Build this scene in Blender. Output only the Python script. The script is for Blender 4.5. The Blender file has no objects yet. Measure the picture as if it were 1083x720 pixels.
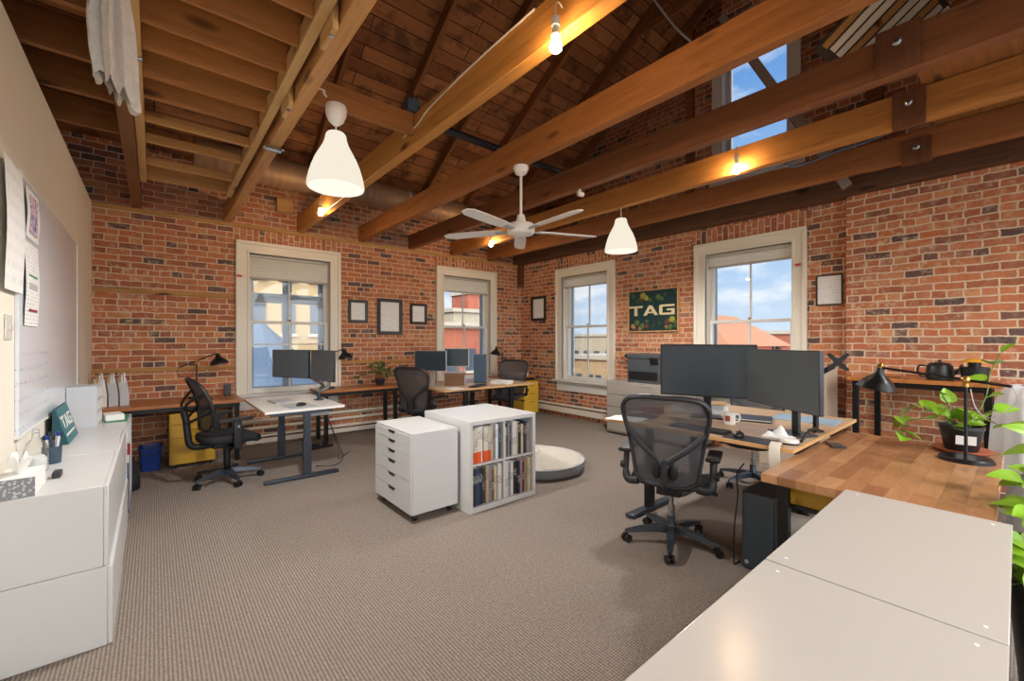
import bpy, bmesh, math, random
from math import sin, cos, pi, radians, sqrt
from mathutils import Vector, Matrix, Euler

random.seed(7)
scn = bpy.context.scene
COL = scn.collection

# ------------------------------------------------------------------ helpers
class MB:
    """collects shapes and links them as ONE mesh object"""
    def __init__(s):
        s.bm = bmesh.new(); s.mi = 0
    def _fin(s, bm, M=None, flat=None):
        if M is not None: bmesh.ops.transform(bm, matrix=M, verts=bm.verts)
        for f in bm.faces: f.material_index = s.mi; f.smooth = True
        for f in flat or (): f.smooth = False
        me = bpy.data.meshes.new('_t'); bm.to_mesh(me); bm.free()
        s.bm.from_mesh(me); bpy.data.meshes.remove(me)
        return s
    def box(s, x0, x1, y0, y1, z0, z1, bev=0.0, M=None, seg=2):
        bm = bmesh.new()
        bmesh.ops.create_cube(bm, size=1)
        for v in bm.verts:
            v.co = Vector(((x0+x1)/2+v.co.x*(x1-x0), (y0+y1)/2+v.co.y*(y1-y0), (z0+z1)/2+v.co.z*(z1-z0)))
        fl = bm.faces[:]
        if bev > 0:
            bmesh.ops.bevel(bm, geom=bm.edges[:], offset=bev, segments=seg, affect='EDGES', profile=0.6)
            bm.normal_update(); fl = [f for f in bm.faces if max(abs(c) for c in f.normal) > .9999]
        return s._fin(bm, M, fl)
    def obox(s, c, size, rot=(0, 0, 0), bev=0.0, seg=2):
        M = Matrix.Translation(c) @ Euler(rot).to_matrix().to_4x4()
        a, b, d = size
        return s.box(-a/2, a/2, -b/2, b/2, -d/2, d/2, bev, M, seg)
    def beam(s, p0, p1, w, h, bev=0.0, up=(0, 0, 1)):
        """bar of rectangular section between two points; w sideways, h along up"""
        p0, p1 = Vector(p0), Vector(p1); d = (p1-p0); L = d.length; d.normalize()
        u = Vector(up); sd = d.cross(u)
        if sd.length < 1e-4: sd = d.cross(Vector((1, 0, 0)))
        sd.normalize(); u = sd.cross(d)
        M = Matrix((d, sd, u)).transposed().to_4x4(); M.translation = (p0+p1)/2
        return s.box(-L/2, L/2, -w/2, w/2, -h/2, h/2, bev, M)
    def loft(s, rings, closed=False, caps=True, M=None):
        bm = bmesh.new(); R = [[bm.verts.new(p) for p in r] for r in rings]; n = len(R[0])
        k = len(R) if closed else len(R)-1
        for i in range(k):
            a, b = R[i], R[(i+1) % len(R)]
            for j in range(n):
                try: bm.faces.new((a[j], a[(j+1) % n], b[(j+1) % n], b[j]))
                except ValueError: pass
        if caps and not closed:
            bm.faces.new(R[0][::-1]); bm.faces.new(R[-1])
        bmesh.ops.recalc_face_normals(bm, faces=bm.faces)
        return s._fin(bm, M)
    def tube(s, pts, r, n=8, closed=False, caps=True, flat=1.0):
        pts = [Vector(p) for p in pts]; m = len(pts); rings = []
        rr = r if isinstance(r, (list, tuple)) else [r]*m
        t0 = (pts[1]-pts[0]).normalized()
        a = t0.orthogonal().normalized() if abs(t0.z) > .95 else t0.cross(Vector((0, 0, 1))).normalized()
        for i, p in enumerate(pts):
            if closed: t = (pts[(i+1) % m]-pts[i-1])
            else: t = pts[min(i+1, m-1)]-pts[max(i-1, 0)]
            if t.length < 1e-9: t = Vector((0, 0, 1))
            t.normalize(); a = (a-t*a.dot(t))
            if a.length < 1e-6: a = t.orthogonal()
            a.normalize(); b = t.cross(a)
            rings.append([p+a*(rr[i]*cos(2*pi*k/n))+b*(rr[i]*flat*sin(2*pi*k/n)) for k in range(n)])
        return s.loft(rings, closed, caps)
    def cyl(s, p0, p1, r0, r1=None, n=20, caps=True):
        r1 = r0 if r1 is None else r1
        return s.tube([p0, p1], [r0, r1], n, caps=caps)
    def lathe(s, prof, n=28, M=None, cap=True):
        rings = [[(r*cos(2*pi*k/n), r*sin(2*pi*k/n), z) for k in range(n)] for r, z in prof]
        return s.loft(rings, False, cap, M)
    def prism(s, poly, z0, z1, M=None, bev=0.0):
        bm = bmesh.new()
        a = [bm.verts.new((x, y, z0)) for x, y in poly]
        f = bm.faces.new(a); r = bmesh.ops.extrude_face_region(bm, geom=[f])
        for v in r['geom']:
            if isinstance(v, bmesh.types.BMVert): v.co.z = z1
        bmesh.ops.recalc_face_normals(bm, faces=bm.faces)
        if bev: bmesh.ops.bevel(bm, geom=bm.edges[:], offset=bev, segments=2, affect='EDGES')
        return s._fin(bm, M)
    def grid(s, fn, nu, nv, thick=0.0, cu=False):
        bm = bmesh.new()
        V = [[bm.verts.new(fn(i/(nu if cu else nu-1), j/(nv-1))) for j in range(nv)] for i in range(nu)]
        for i in range(nu if cu else nu-1):
            for j in range(nv-1):
                bm.faces.new((V[i][j], V[(i+1) % nu][j], V[(i+1) % nu][j+1], V[i][j+1]))
        bmesh.ops.recalc_face_normals(bm, faces=bm.faces)
        if thick: bmesh.ops.solidify(bm, geom=bm.faces[:], thickness=thick)
        return s._fin(bm)
    def sphere(s, c, r, n=16, sc=(1, 1, 1), M=None):
        bm = bmesh.new(); bmesh.ops.create_uvsphere(bm, u_segments=n, v_segments=max(6, n*2//3), radius=r)
        for v in bm.verts: v.co = Vector((v.co.x*sc[0]+c[0], v.co.y*sc[1]+c[1], v.co.z*sc[2]+c[2]))
        return s._fin(bm, M)
    def mat(s, i): s.mi = i; return s
    def build(s, name, mats, parent=None, loc=(0, 0, 0), rot=(0, 0, 0), ang=38):
        me = bpy.data.meshes.new(name); s.bm.to_mesh(me); s.bm.free()
        for m in (mats if isinstance(mats, (list, tuple)) else [mats]): me.materials.append(m)
        fl = [p.use_smooth for p in me.polygons]
        me.set_sharp_from_angle(angle=radians(ang))
        me.polygons.foreach_set('use_smooth', fl)
        o = bpy.data.objects.new(name, me); COL.objects.link(o)
        o.location = loc; o.rotation_euler = rot
        if parent: o.parent = parent
        return o

def tag(o, label, cat, group=None, kind=None):
    o['label'] = label; o['category'] = cat
    if group: o['group'] = group
    if kind: o['kind'] = kind
    return o
def thing(name, label, cat, loc=(0, 0, 0), rz=0, group=None, kind=None):
    o = bpy.data.objects.new(name, None); COL.objects.link(o)
    o.empty_display_size = .05
    o.location = loc; o.rotation_euler = (0, 0, rz)
    return tag(o, label, cat, group, kind)
def root(name, loc=(0, 0, 0), rz=0):
    o = bpy.data.objects.new(name, None); COL.objects.link(o); o.location = loc; o.rotation_euler = (0, 0, rz)
    o['kind'] = 'structure'; return o
def struct(o): o['kind'] = 'structure'; return o
def dup(r, loc, rz, label=None, group=None):
    c = r.copy(); COL.objects.link(c); c.location = loc; c.rotation_euler = (0, 0, rz)
    if label: c['label'] = label
    if group: c['group'] = group
    for ch in list(r.children):
        d = ch.copy(); COL.objects.link(d); d.parent = c
        for g in list(ch.children):
            e = g.copy(); COL.objects.link(e); e.parent = d
    return c
def catmull(P, n=6, closed=False):
    P = [Vector(p) for p in P]; m = len(P); out = []
    for i in range(m if closed else m-1):
        if closed: a, b, c, d = P[i-1], P[i], P[(i+1) % m], P[(i+2) % m]
        else: a, b, c, d = P[max(i-1, 0)], P[i], P[i+1], P[min(i+2, m-1)]
        for k in range(n):
            t = k/n
            out.append(.5*((2*b)+(c-a)*t+(2*a-5*b+4*c-d)*t*t+(3*b-a-3*c+d)*t**3))
    if not closed: out.append(P[-1])
    return out

# ------------------------------------------------------------------ materials
def lin(c):
    return tuple(((x/255)/12.92 if x/255 <= .04045 else ((x/255+.055)/1.055)**2.4) for x in c)
class NT:
    def __init__(s, name):
        s.m = bpy.data.materials.new(name); s.m.use_nodes = True
        s.t = s.m.node_tree; s.t.nodes.clear()
        s.out = s.t.nodes.new('ShaderNodeOutputMaterial')
    def n(s, typ, _i=None, **kw):
        nd = s.t.nodes.new('ShaderNode'+typ)
        for k, v in kw.items(): setattr(nd, k, v)
        for k, v in (_i or {}).items(): s.set(nd.inputs[k], v)
        return nd
    def set(s, inp, v):
        if isinstance(v, bpy.types.NodeSocket): s.t.links.new(v, inp)
        elif isinstance(v, bpy.types.Node): s.t.links.new(v.outputs[0], inp)
        else:
            if isinstance(v, tuple) and len(v) == 3 and inp.type == 'RGBA': v = v+(1,)
            inp.default_value = v
    def math(s, op, a, b=0.0, c=None):
        nd = s.n('Math', operation=op); s.set(nd.inputs[0], a); s.set(nd.inputs[1], b)
        if c is not None: s.set(nd.inputs[2], c)
        return nd.outputs[0]
    def mix(s, f, a, b, mode='MIX'):
        nd = s.n('Mix', data_type='RGBA', blend_type=mode)
        s.set(nd.inputs[0], f); s.set(nd.inputs[6], a); s.set(nd.inputs[7], b); return nd.outputs[2]
    def ramp(s, f, stops, interp='LINEAR'):
        nd = s.n('ValToRGB'); cr = nd.color_ramp; cr.interpolation = interp
        while len(cr.elements) < len(stops): cr.elements.new(.5)
        for e, (p, c) in zip(cr.elements, stops):
            e.position = p; e.color = (c, c, c, 1) if isinstance(c, (int, float)) else tuple(c)+(1,)
        s.set(nd.inputs[0], f); return nd.outputs[0]
    def coord(s, scale=(1, 1, 1), loc=(0, 0, 0), rot=(0, 0, 0)):
        tc = s.n('TexCoord'); mp = s.n('Mapping')
        mp.inputs['Scale'].default_value = scale; mp.inputs['Location'].default_value = loc; mp.inputs['Rotation'].default_value = rot
        s.t.links.new(tc.outputs['Object'], mp.inputs[0]); return mp.outputs[0]
    def noise(s, v, scale, detail=3, rough=.55, dist=0.0):
        nd = s.n('TexNoise'); s.set(nd.inputs['Vector'], v)
        nd.inputs['Scale'].default_value = scale; nd.inputs['Detail'].default_value = detail
        nd.inputs['Roughness'].default_value = rough; nd.inputs['Distortion'].default_value = dist
        return nd.outputs[0]
    def bsdf(s, col, rough=.5, metal=0.0, spec=.5, bump=None, bstr=.3, bdist=.01, **kw):
        p = s.n('BsdfPrincipled')
        s.set(p.inputs['Base Color'], col); s.set(p.inputs['Roughness'], rough); s.set(p.inputs['Metallic'], metal)
        s.set(p.inputs['Specular IOR Level'], spec)
        for k, v in kw.items(): s.set(p.inputs[k.replace('_', ' ')], v)
        if bump is not None:
            b = s.n('Bump'); b.inputs['Strength'].default_value = bstr; b.inputs['Distance'].default_value = bdist
            s.set(b.inputs['Height'], bump); s.t.links.new(b.outputs[0], p.inputs['Normal'])
        s.t.links.new(p.outputs[0], s.out.inputs[0]); s.p = p
        return s.m

def plain(name, c, rough=.5, metal=0.0, spec=.5, var=.04, vs=6.0, bump=0.0, bs=120.0):
    t = NT(name); v = t.coord(); nz = t.noise(v, vs, 4)
    L = lin(c)
    col = t.mix(nz, tuple(x*(1-var) for x in L), tuple(min(1, x*(1+var)) for x in L))
    b = t.noise(v, bs, 2) if bump else None
    r = t.math('MULTIPLY_ADD', nz, .06, rough-.03) if rough > .05 else rough
    return t.bsdf(col, r, metal, spec, b, bump, .002)

def wood(name, base, dark, axis='y', sc=1.0, rough=.6, knots=True, tint=.25, bump=.25, spec=.35):
    t = NT(name); k = {'x': (.9, 12, 12), 'y': (12, .9, 12), 'z': (12, 12, .9)}[axis]
    oi = t.n('ObjectInfo'); tc = t.n('TexCoord')
    va = t.n('VectorMath', operation='SCALE'); va.inputs[0].default_value = (7.3, 3.1, 5.7); t.set(va.inputs['Scale'], oi.outputs['Random'])
    vb = t.n('VectorMath', operation='ADD'); t.set(vb.inputs[0], tc.outputs['Object']); t.set(vb.inputs[1], va.outputs[0])
    mp = t.n('Mapping'); mp.inputs['Scale'].default_value = tuple(x*sc for x in k); t.set(mp.inputs[0], vb.outputs[0])
    g = t.noise(mp.outputs[0], 1.6, 6, .62, .6)
    g2 = t.noise(mp.outputs[0], 7.0, 4, .6, .2)
    big = t.noise(vb.outputs[0], 1.7*sc, 3)
    f = t.math('ADD', t.math('MULTIPLY', g, .75), t.math('MULTIPLY', g2, .35))
    B, D = lin(base), lin(dark)
    mid = tuple((a*.65+b*.35) for a, b in zip(B, D))
    col = t.ramp(f, [(.30, D), (.47, mid), (.62, B), (.85, tuple(min(1, x*1.22) for x in B))])
    col = t.mix(t.math('MULTIPLY', big, .35), col, mid)
    if knots:
        kk = {'x': (1.6, 5, 5), 'y': (5, 1.6, 5), 'z': (5, 5, 1.6)}[axis]
        mk = t.n('Mapping'); mk.inputs['Scale'].default_value = tuple(x*sc for x in kk); t.set(mk.inputs[0], vb.outputs[0])
        vo = t.n('TexVoronoi'); t.set(vo.inputs['Vector'], mk.outputs[0]); vo.inputs['Scale'].default_value = 1.0
        kn = t.ramp(vo.outputs['Distance'], [(.05, 1.0), (.12, .55), (.17, 0.0)])
        col = t.mix(kn, col, tuple(x*.45 for x in D))
    hs = t.n('HueSaturation'); t.set(hs.inputs['Color'], col)
    t.set(hs.inputs['Value'], t.math('MULTIPLY_ADD', oi.outputs['Random'], tint*2, 1-tint))
    return t.bsdf(hs.outputs[0], rough, 0, spec, f, bump, .004)

def brick(name, axis, soldier=(), warm=0.0):
    """running-bond brickwork on a vertical wall; axis: the horizontal coordinate; soldier: (u0,u1,z0,z1) of upright courses over openings"""
    t = NT(name); tc = t.n('TexCoord'); sp = t.n('SeparateXYZ'); t.set(sp.inputs[0], tc.outputs['Object'])
    u = sp.outputs['X' if axis == 'x' else 'Y']; z = sp.outputs['Z']
    wob = t.noise(tc.outputs['Object'], 5.0, 3); wob2 = t.noise(tc.outputs['Object'], 22.0, 3)
    wob3 = t.noise(tc.outputs['Object'], 1.1, 2)
    uu = t.math('ADD', u, t.math('MULTIPLY_ADD', wob2, .022, -.011))
    zz = t.math('ADD', z, t.math('MULTIPLY_ADD', wob, .03, -.015))
    zz = t.math('ADD', zz, t.math('MULTIPLY_ADD', wob2, .012, -.006))
    cb = t.n('CombineXYZ'); t.set(cb.inputs[0], uu); t.set(cb.inputs[1], zz)
    vec = cb.outputs[0]
    if soldier:
        cs = t.n('CombineXYZ'); t.set(cs.inputs[0], t.math('ADD', zz, .07)); t.set(cs.inputs[1], uu)
        msk = None
        for u0, u1, z0, z1 in soldier:
            a = t.math('MULTIPLY', t.math('GREATER_THAN', u, u0), t.math('LESS_THAN', u, u1))
            b = t.math('MULTIPLY', t.math('GREATER_THAN', z, z0), t.math('LESS_THAN', z, z1))
            a = t.math('MULTIPLY', a, b); msk = a if msk is None else t.math('MAXIMUM', msk, a)
        mx = t.n('Mix', data_type='VECTOR'); t.set(mx.inputs[0], msk); t.set(mx.inputs[4], vec); t.set(mx.inputs[5], cs.outputs[0])
        vec = mx.outputs[1]
    def bt(c1, c2, mo, bias=0.0):
        b = t.n('TexBrick'); t.set(b.inputs['Vector'], vec)
        b.offset = .5; b.squash = .52; b.squash_frequency = 5
        for k, v in dict(Scale=1.0, **{'Mortar Size': .0075, 'Mortar Smooth': .25, 'Brick Width': .212, 'Row Height': .0745, 'Bias': bias}).items(): b.inputs[k].default_value = v
        b.inputs['Color1'].default_value = c1+(1,); b.inputs['Color2'].default_value = c2+(1,); b.inputs['Mortar'].default_value = mo+(1,)
        return b
    b = bt((0, 0, 0), (1, 1, 1), (.5, .5, .5)); mort = b.outputs['Fac']
    w = warm
    col = t.ramp(b.outputs['Color'], [(.02, lin((88, 74, 74))), (.09, lin((112, 84, 78))), (.16, lin((150, 94, 72))), (.34, lin((172, 104, 74))), (.52, lin((186, 114, 78))),
                                   (.70, lin((192, 124, 86))), (.84, lin((174, 112, 88))), (.93, lin((206, 144, 98))), (.99, lin((156, 106, 92)))])
    fine = t.noise(tc.outputs['Object'], 60, 5, .65); med = t.noise(tc.outputs['Object'], 9, 4)
    col = t.mix(.5, col, t.mix(fine, (.25, .25, .25), (.95, .9, .85)), 'OVERLAY')
    col = t.mix(t.ramp(med, [(.45, 0.0), (.72, .35)]), col, lin((120, 76, 62)))
    smear = t.ramp(t.noise(tc.outputs['Object'], 14, 5, .7), [(.50, 0.0), (.66, .7)])
    smear = t.math('MULTIPLY', smear, t.ramp(wob3, [(.4, .15), (.65, 1.0)]))
    mc = t.mix(t.noise(tc.outputs['Object'], 30, 4), lin((196, 172, 142)), lin((232, 212, 182)))
    col = t.mix(smear, col, mc)
    col = t.mix(mort, col, mc)
    h = t.math('SUBTRACT', t.math('MULTIPLY', fine, .35), mort)
    return t.bsdf(col, .88, 0, .2, h, .7, .012)

def emis(name, c, s):
    t = NT(name); e = t.n('Emission'); e.inputs[0].default_value = lin(c)+(1,); e.inputs[1].default_value = s
    t.t.links.new(e.outputs[0], t.out.inputs[0]); return t.m

def paper_lines(name, axis='z', sc=60.0, ink=(70, 70, 80), bg=(238, 238, 236), strength=.75, th=.52):
    t = NT(name); tc = t.n('TexCoord'); sp = t.n('SeparateXYZ'); t.set(sp.inputs[0], tc.outputs['Object'])
    z = sp.outputs['Z' if axis == 'z' else 'Y']
    w = t.math('FRACT', t.math('MULTIPLY', z, sc)); line = t.math('GREATER_THAN', w, .55)
    mp = t.n('Mapping'); mp.inputs['Scale'].default_value = (90, 90, sc*.6); t.set(mp.inputs[0], tc.outputs['Object'])
    wd = t.math('GREATER_THAN', t.noise(mp.outputs[0], 1.0, 1), th)
    f = t.math('MULTIPLY', t.math('MULTIPLY', line, wd), strength)
    return t.bsdf(t.mix(f, lin(bg), lin(ink)), .7)

def pane_mat(name, tintc=(.97, .99, 1.0), k=.05):
    t = NT(name); tr = t.n('BsdfTransparent'); tr.inputs[0].default_value = tintc+(1,)
    gl = t.n('BsdfGlossy'); gl.inputs['Roughness'].default_value = .02
    fr = t.n('Fresnel'); fr.inputs[0].default_value = 1.45
    mx = t.n('MixShader'); t.set(mx.inputs[0], fr.outputs[0]); t.t.links.new(tr.outputs[0], mx.inputs[1]); t.t.links.new(gl.outputs[0], mx.inputs[2])
    t.t.links.new(mx.outputs[0], t.out.inputs[0]); return t.m

def mesh_fabric(name, c, alpha):
    t = NT(name); tr = t.n('BsdfTransparent'); p = t.n('BsdfPrincipled')
    v = t.coord(); w = t.n('TexWave', bands_direction='Z'); t.set(w.inputs['Vector'], v); w.inputs['Scale'].default_value = 45; w.inputs['Distortion'].default_value = .4
    t.set(p.inputs['Base Color'], t.mix(w.outputs['Fac'], tuple(x*.75 for x in lin(c)), tuple(x*1.2 for x in lin(c)))); p.inputs['Roughness'].default_value = .55
    mx = t.n('MixShader'); mx.inputs[0].default_value = alpha
    t.t.links.new(tr.outputs[0], mx.inputs[1]); t.t.links.new(p.outputs[0], mx.inputs[2]); t.t.links.new(mx.outputs[0], t.out.inputs[0]); return t.m

M = {}
M['white'] = plain('white_lacquer', (208, 209, 209), .32, var=.015)
M['cream_cab'] = plain('warm_white_lacquer', (194, 189, 182), .22, var=.01)
M['edge_white'] = plain('white_edge', (222, 222, 221), .4)
M['casing'] = plain('cream_paint', (230, 223, 207), .45, var=.03, vs=9)
M['sash'] = plain('sash_paint', (222, 221, 216), .45, var=.02)
M['sash_dark'] = plain('weathered_sash', (140, 152, 166), .5)
def shade_m():
    t = NT('cellular_fabric'); a = t.n('BsdfDiffuse'); a.inputs[0].default_value = lin((244, 240, 226))+(1,); b = t.n('BsdfTranslucent'); b.inputs[0].default_value = lin((246, 243, 232))+(1,)
    m = t.n('MixShader'); m.inputs[0].default_value = .4; t.t.links.new(a.outputs[0], m.inputs[1]); t.t.links.new(b.outputs[0], m.inputs[2]); t.t.links.new(m.outputs[0], t.out.inputs[0]); return t.m
M['shade'] = shade_m()
M['shade_rail'] = plain('shade_rail', (186, 182, 172), .5)
M['pane'] = pane_mat('window_pane')
M['plaster'] = plain('beige_plaster', (234, 228, 214), .75, var=.02, vs=2)
M['black'] = plain('black_plastic', (24, 25, 28), .42, var=.1)
M['blackm'] = plain('black_metal', (20, 21, 24), .33, .2, var=.1)
M['dgrey'] = plain('dark_grey_plastic', (38, 40, 45), .45)
M['gunmetal'] = plain('gunmetal', (70, 78, 88), .32, .55)
M['steel'] = plain('polished_steel', (176, 182, 188), .22, .9)
M['silver'] = plain('silver_plastic', (176, 176, 178), .35, .2)
M['screen'] = plain('dark_screen', (56, 66, 75), .3, var=.02)  # blue grey lift stands in for the room reflected in the glass
M['screen_reflect'] = plain('dark_screen_reflect', (88, 98, 104), .36, var=.02)  # lighter grey is the reflected room put into the screen colour
M['bezel'] = plain('black_bezel', (30, 33, 38), .35)
M['brass'] = plain('brass', (196, 152, 84), .28, .9)
M['yellow'] = plain('mustard_metal', (202, 158, 44), .42, var=.03)
M['yellow2'] = plain('yellow_metal', (224, 180, 58), .42, var=.03)
M['mesh'] = mesh_fabric('chair_mesh', (66, 68, 72), .82)
M['meshL'] = mesh_fabric('chair_mesh_dark', (52, 56, 62), .86)
M['blueplastic'] = plain('blue_plastic', (24, 58, 138), .4)
M['teal'] = plain('teal_board', (38, 118, 128), .4)
M['tealside'] = plain('dark_teal', (20, 70, 78), .5)
M['green'] = plain('green_mat', (84, 150, 112), .7)
M['red'] = plain('red_cover', (150, 34, 44), .5)
M['redplastic'] = plain('red_plastic', (205, 44, 62), .4)
M['grey'] = plain('light_grey', (186, 190, 196), .5)
M['greycard'] = plain('grey_card', (196, 199, 204), .6)
M['taupe'] = plain('taupe_metal', (160, 152, 144), .42, var=.02)
M['beige'] = plain('beige_metal', (196, 178, 158), .45, var=.02)
M['paper'] = plain('white_paper', (236, 236, 234), .75)
M['papert'] = paper_lines('printed_page', sc=48, strength=.3)
M['cert'] = paper_lines('certificate', sc=34, strength=.22)
M['mat_board'] = plain('mat_board', (226, 224, 216), .8)
M['frame_black'] = plain('black_frame', (34, 34, 36), .4)
M['ceramic'] = plain('white_ceramic', (228, 224, 216), .25)
M['terracotta'] = plain('terracotta', (168, 92, 62), .7)
M['leaf'] = plain('pothos_leaf', (132, 176, 44), .38, var=.35, vs=14)
M['leafd'] = plain('dark_leaf', (74, 104, 52), .45, var=.4, vs=14)
M['stem'] = plain('vine_stem', (120, 132, 66), .6)
M['lampwhite'] = plain('white_enamel', (232, 230, 226), .35)
M['glow'] = emis('glowing_shade', (255, 243, 222), .68)
M['glow_in'] = emis('glowing_shade_inside', (255, 246, 228), .80)
M['bulb'] = emis('glowing_bulb', (255, 214, 160), 260)
M['rubber'] = plain('rubber', (18, 18, 19), .75)
M['felt'] = plain('grey_felt', (118, 122, 126), .9, var=.1, bump=.4)
M['duct'] = None
M['cable_white'] = plain('white_cable', (206, 200, 188), .5)
M['cable_blue'] = plain('blue_cable', (60, 84, 116), .5)
M['bluegrey'] = plain('blue_grey_metal', (70, 88, 106), .4, .3)
M['bin'] = plain('brushed_bin', (176, 174, 170), .45, .2)
M['plasticbag'] = plain('white_bag', (226, 228, 232), .35)
M['orange'] = plain('orange_lid', (214, 150, 40), .4)
M['tape'] = plain('cream_band', (222, 214, 198), .7)

M['beam'] = wood('fir_beam', (196, 132, 68), (124, 74, 34), 'y', rough=.55, tint=.10)
M['beam_dark'] = wood('old_dark_beam', (110, 76, 52), (58, 40, 30), 'y', rough=.7, tint=.08)
M['rafter'] = wood('rafter_wood', (138, 88, 50), (70, 42, 24), 'y', rough=.7, tint=.15)
M['joist'] = wood('joist_wood', (158, 104, 56), (96, 58, 30), 'x', rough=.65, tint=.12)
M['pine'] = wood('new_pine', (216, 176, 118), (176, 126, 72), 'y', rough=.6, tint=.08, bump=.12)
M['pinex'] = wood('new_pine_cross', (206, 158, 98), (166, 110, 60), 'x', rough=.6, tint=.1, bump=.12)
M['treadx'] = wood('tread_pine', (186, 126, 66), (140, 86, 40), 'x', rough=.6, tint=.1, bump=.12)
M['strip'] = wood('nailing_strip', (190, 144, 84), (128, 88, 46), 'x', rough=.7, tint=.08)
M['strip_dark'] = wood('plate_wood', (116, 70, 42), (62, 36, 22), 'z', rough=.7, tint=.1)
M['topwood'] = wood('acacia_top', (186, 118, 60), (128, 74, 34), 'x', rough=.35, tint=.06, bump=.06, spec=.5)
M['walnut'] = wood('walnut_box', (128, 92, 66), (84, 58, 40), 'x', rough=.5)
M['oak_edge'] = wood('oak_edge', (206, 160, 108), (160, 116, 70), 'y', rough=.5, knots=False)
M['laminate'] = plain('desk_laminate', (214, 204, 192), .35, var=.02)
M['laminate_w'] = plain('white_laminate', (226, 224, 220), .35, var=.01)
M['woodtop_y'] = wood('light_oak_top', (200, 168, 132), (170, 134, 98), 'y', rough=.38, knots=False, tint=.05, bump=.05)

def planks():
    t = NT('roof_planks'); tc = t.n('TexCoord'); sp = t.n('SeparateXYZ'); t.set(sp.inputs[0], tc.outputs['Object'])
    cb = t.n('CombineXYZ'); t.set(cb.inputs[0], sp.outputs['X']); t.set(cb.inputs[1], sp.outputs['Y'])
    b = t.n('TexBrick'); t.set(b.inputs['Vector'], cb.outputs[0]); b.offset = .37
    for k, v in {'Scale': 1.0, 'Mortar Size': .005, 'Mortar Smooth': .1, 'Brick Width': 1.9, 'Row Height': .17}.items(): b.inputs[k].default_value = v
    b.inputs['Color1'].default_value = (0, 0, 0, 1); b.inputs['Color2'].default_value = (1, 1, 1, 1); b.inputs['Mortar'].default_value = (.5, .5, .5, 1)
    mp = t.n('Mapping'); mp.inputs['Scale'].default_value = (1.2, 14, 14); t.set(mp.inputs[0], tc.outputs['Object'])
    g = t.noise(mp.outputs[0], 1.8, 6, .65, .5); st = t.noise(tc.outputs['Object'], 3.2, 5, .65)
    col = t.ramp(b.outputs['Color'], [(0, lin((124, 80, 52))), (.4, lin((152, 100, 64))), (.75, lin((172, 116, 74))), (1, lin((140, 96, 68)))])
    col = t.mix(.55, col, t.mix(g, (.18, .17, .16), (.85, .82, .78)), 'OVERLAY')
    col = t.mix(t.ramp(st, [(.50, 0.0), (.62, .55)]), col, lin((46, 32, 26)))
    col = t.mix(b.outputs['Fac'], col, lin((22, 15, 12)))
    return t.bsdf(col, .8, 0, .2, t.math('SUBTRACT', g, b.outputs['Fac']), .5, .01)
M['planks'] = planks()

def carpet():
    t = NT('ribbed_carpet'); tc = t.n('TexCoord'); v = tc.outputs['Object']
    w = t.n('TexWave', bands_direction='X'); t.set(w.inputs['Vector'], v); w.inputs['Scale'].default_value = 20.0; w.inputs['Distortion'].default_value = 2.2; w.inputs['Detail'].default_value = 2; w.inputs['Detail Scale'].default_value = 9
    w2 = t.n('TexWave', bands_direction='Y'); t.set(w2.inputs['Vector'], v); w2.inputs['Scale'].default_value = 26.0; w2.inputs['Distortion'].default_value = 2.5; w2.inputs['Detail Scale'].default_value = 12
    lo = t.math('MULTIPLY', w.outputs['Fac'], t.math('MULTIPLY_ADD', w2.outputs['Fac'], .75, .25))
    sp = t.noise(v, 150, 2, .6); bl = t.noise(v, 1.3, 3)
    f = t.math('ADD', t.math('MULTIPLY_ADD', lo, .36, -.02), t.math('ADD', t.math('MULTIPLY', sp, .42), t.math('MULTIPLY', t.noise(v, 62, 3, .7), .42)))
    col = t.ramp(f, [(.24, lin((84, 74, 67))), (.44, lin((130, 118, 109))), (.64, lin((172, 160, 150))), (.85, lin((204, 195, 186)))])
    col = t.mix(t.math('MULTIPLY', bl, .3), col, lin((136, 127, 119)))
    return t.bsdf(col, .95, 0, .1, f, .8, .01)
M['carpet'] = carpet()

def butcher():
    t = NT('butcher_block'); tc = t.n('TexCoord'); v = tc.outputs['Object']
    b = t.n('TexBrick'); t.set(b.inputs['Vector'], v); b.offset = .43
    for k, x in {'Scale': 1.0, 'Mortar Size': .0006, 'Brick Width': .62, 'Row Height': .082}.items(): b.inputs[k].default_value = x
    b.inputs['Color1'].default_value = (0, 0, 0, 1); b.inputs['Color2'].default_value = (1, 1, 1, 1)
    mp = t.n('Mapping'); mp.inputs['Scale'].default_value = (3.0, 11, 11); t.set(mp.inputs[0], v)
    g = t.noise(mp.outputs[0], 1.5, 7, .65, 1.6)
    col = t.ramp(b.outputs['Color'], [(0, lin((138, 94, 64))), (.3, lin((158, 110, 74))), (.6, lin((172, 124, 84))), (.85, lin((184, 138, 98))), (1, lin((148, 104, 72)))])
    col = t.mix(.6, col, t.mix(g, (.2, .18, .16), (.85, .83, .8)), 'OVERLAY')
    return t.bsdf(col, .27, 0, .5, g, .04, .002)
M['butcher'] = butcher()

def ductm():
    t = NT('spiral_duct'); tc = t.n('TexCoord'); v = tc.outputs['Object']
    w = t.n('TexWave', bands_direction='X'); t.set(w.inputs['Vector'], v); w.inputs['Scale'].default_value = 3.2
    return t.bsdf(t.mix(t.noise(v, 4, 3), lin((140, 108, 82)), lin((168, 136, 106))), .5, .3, .5, w.outputs['Fac'], .5, .01)
M['duct'] = ductm()

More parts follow.
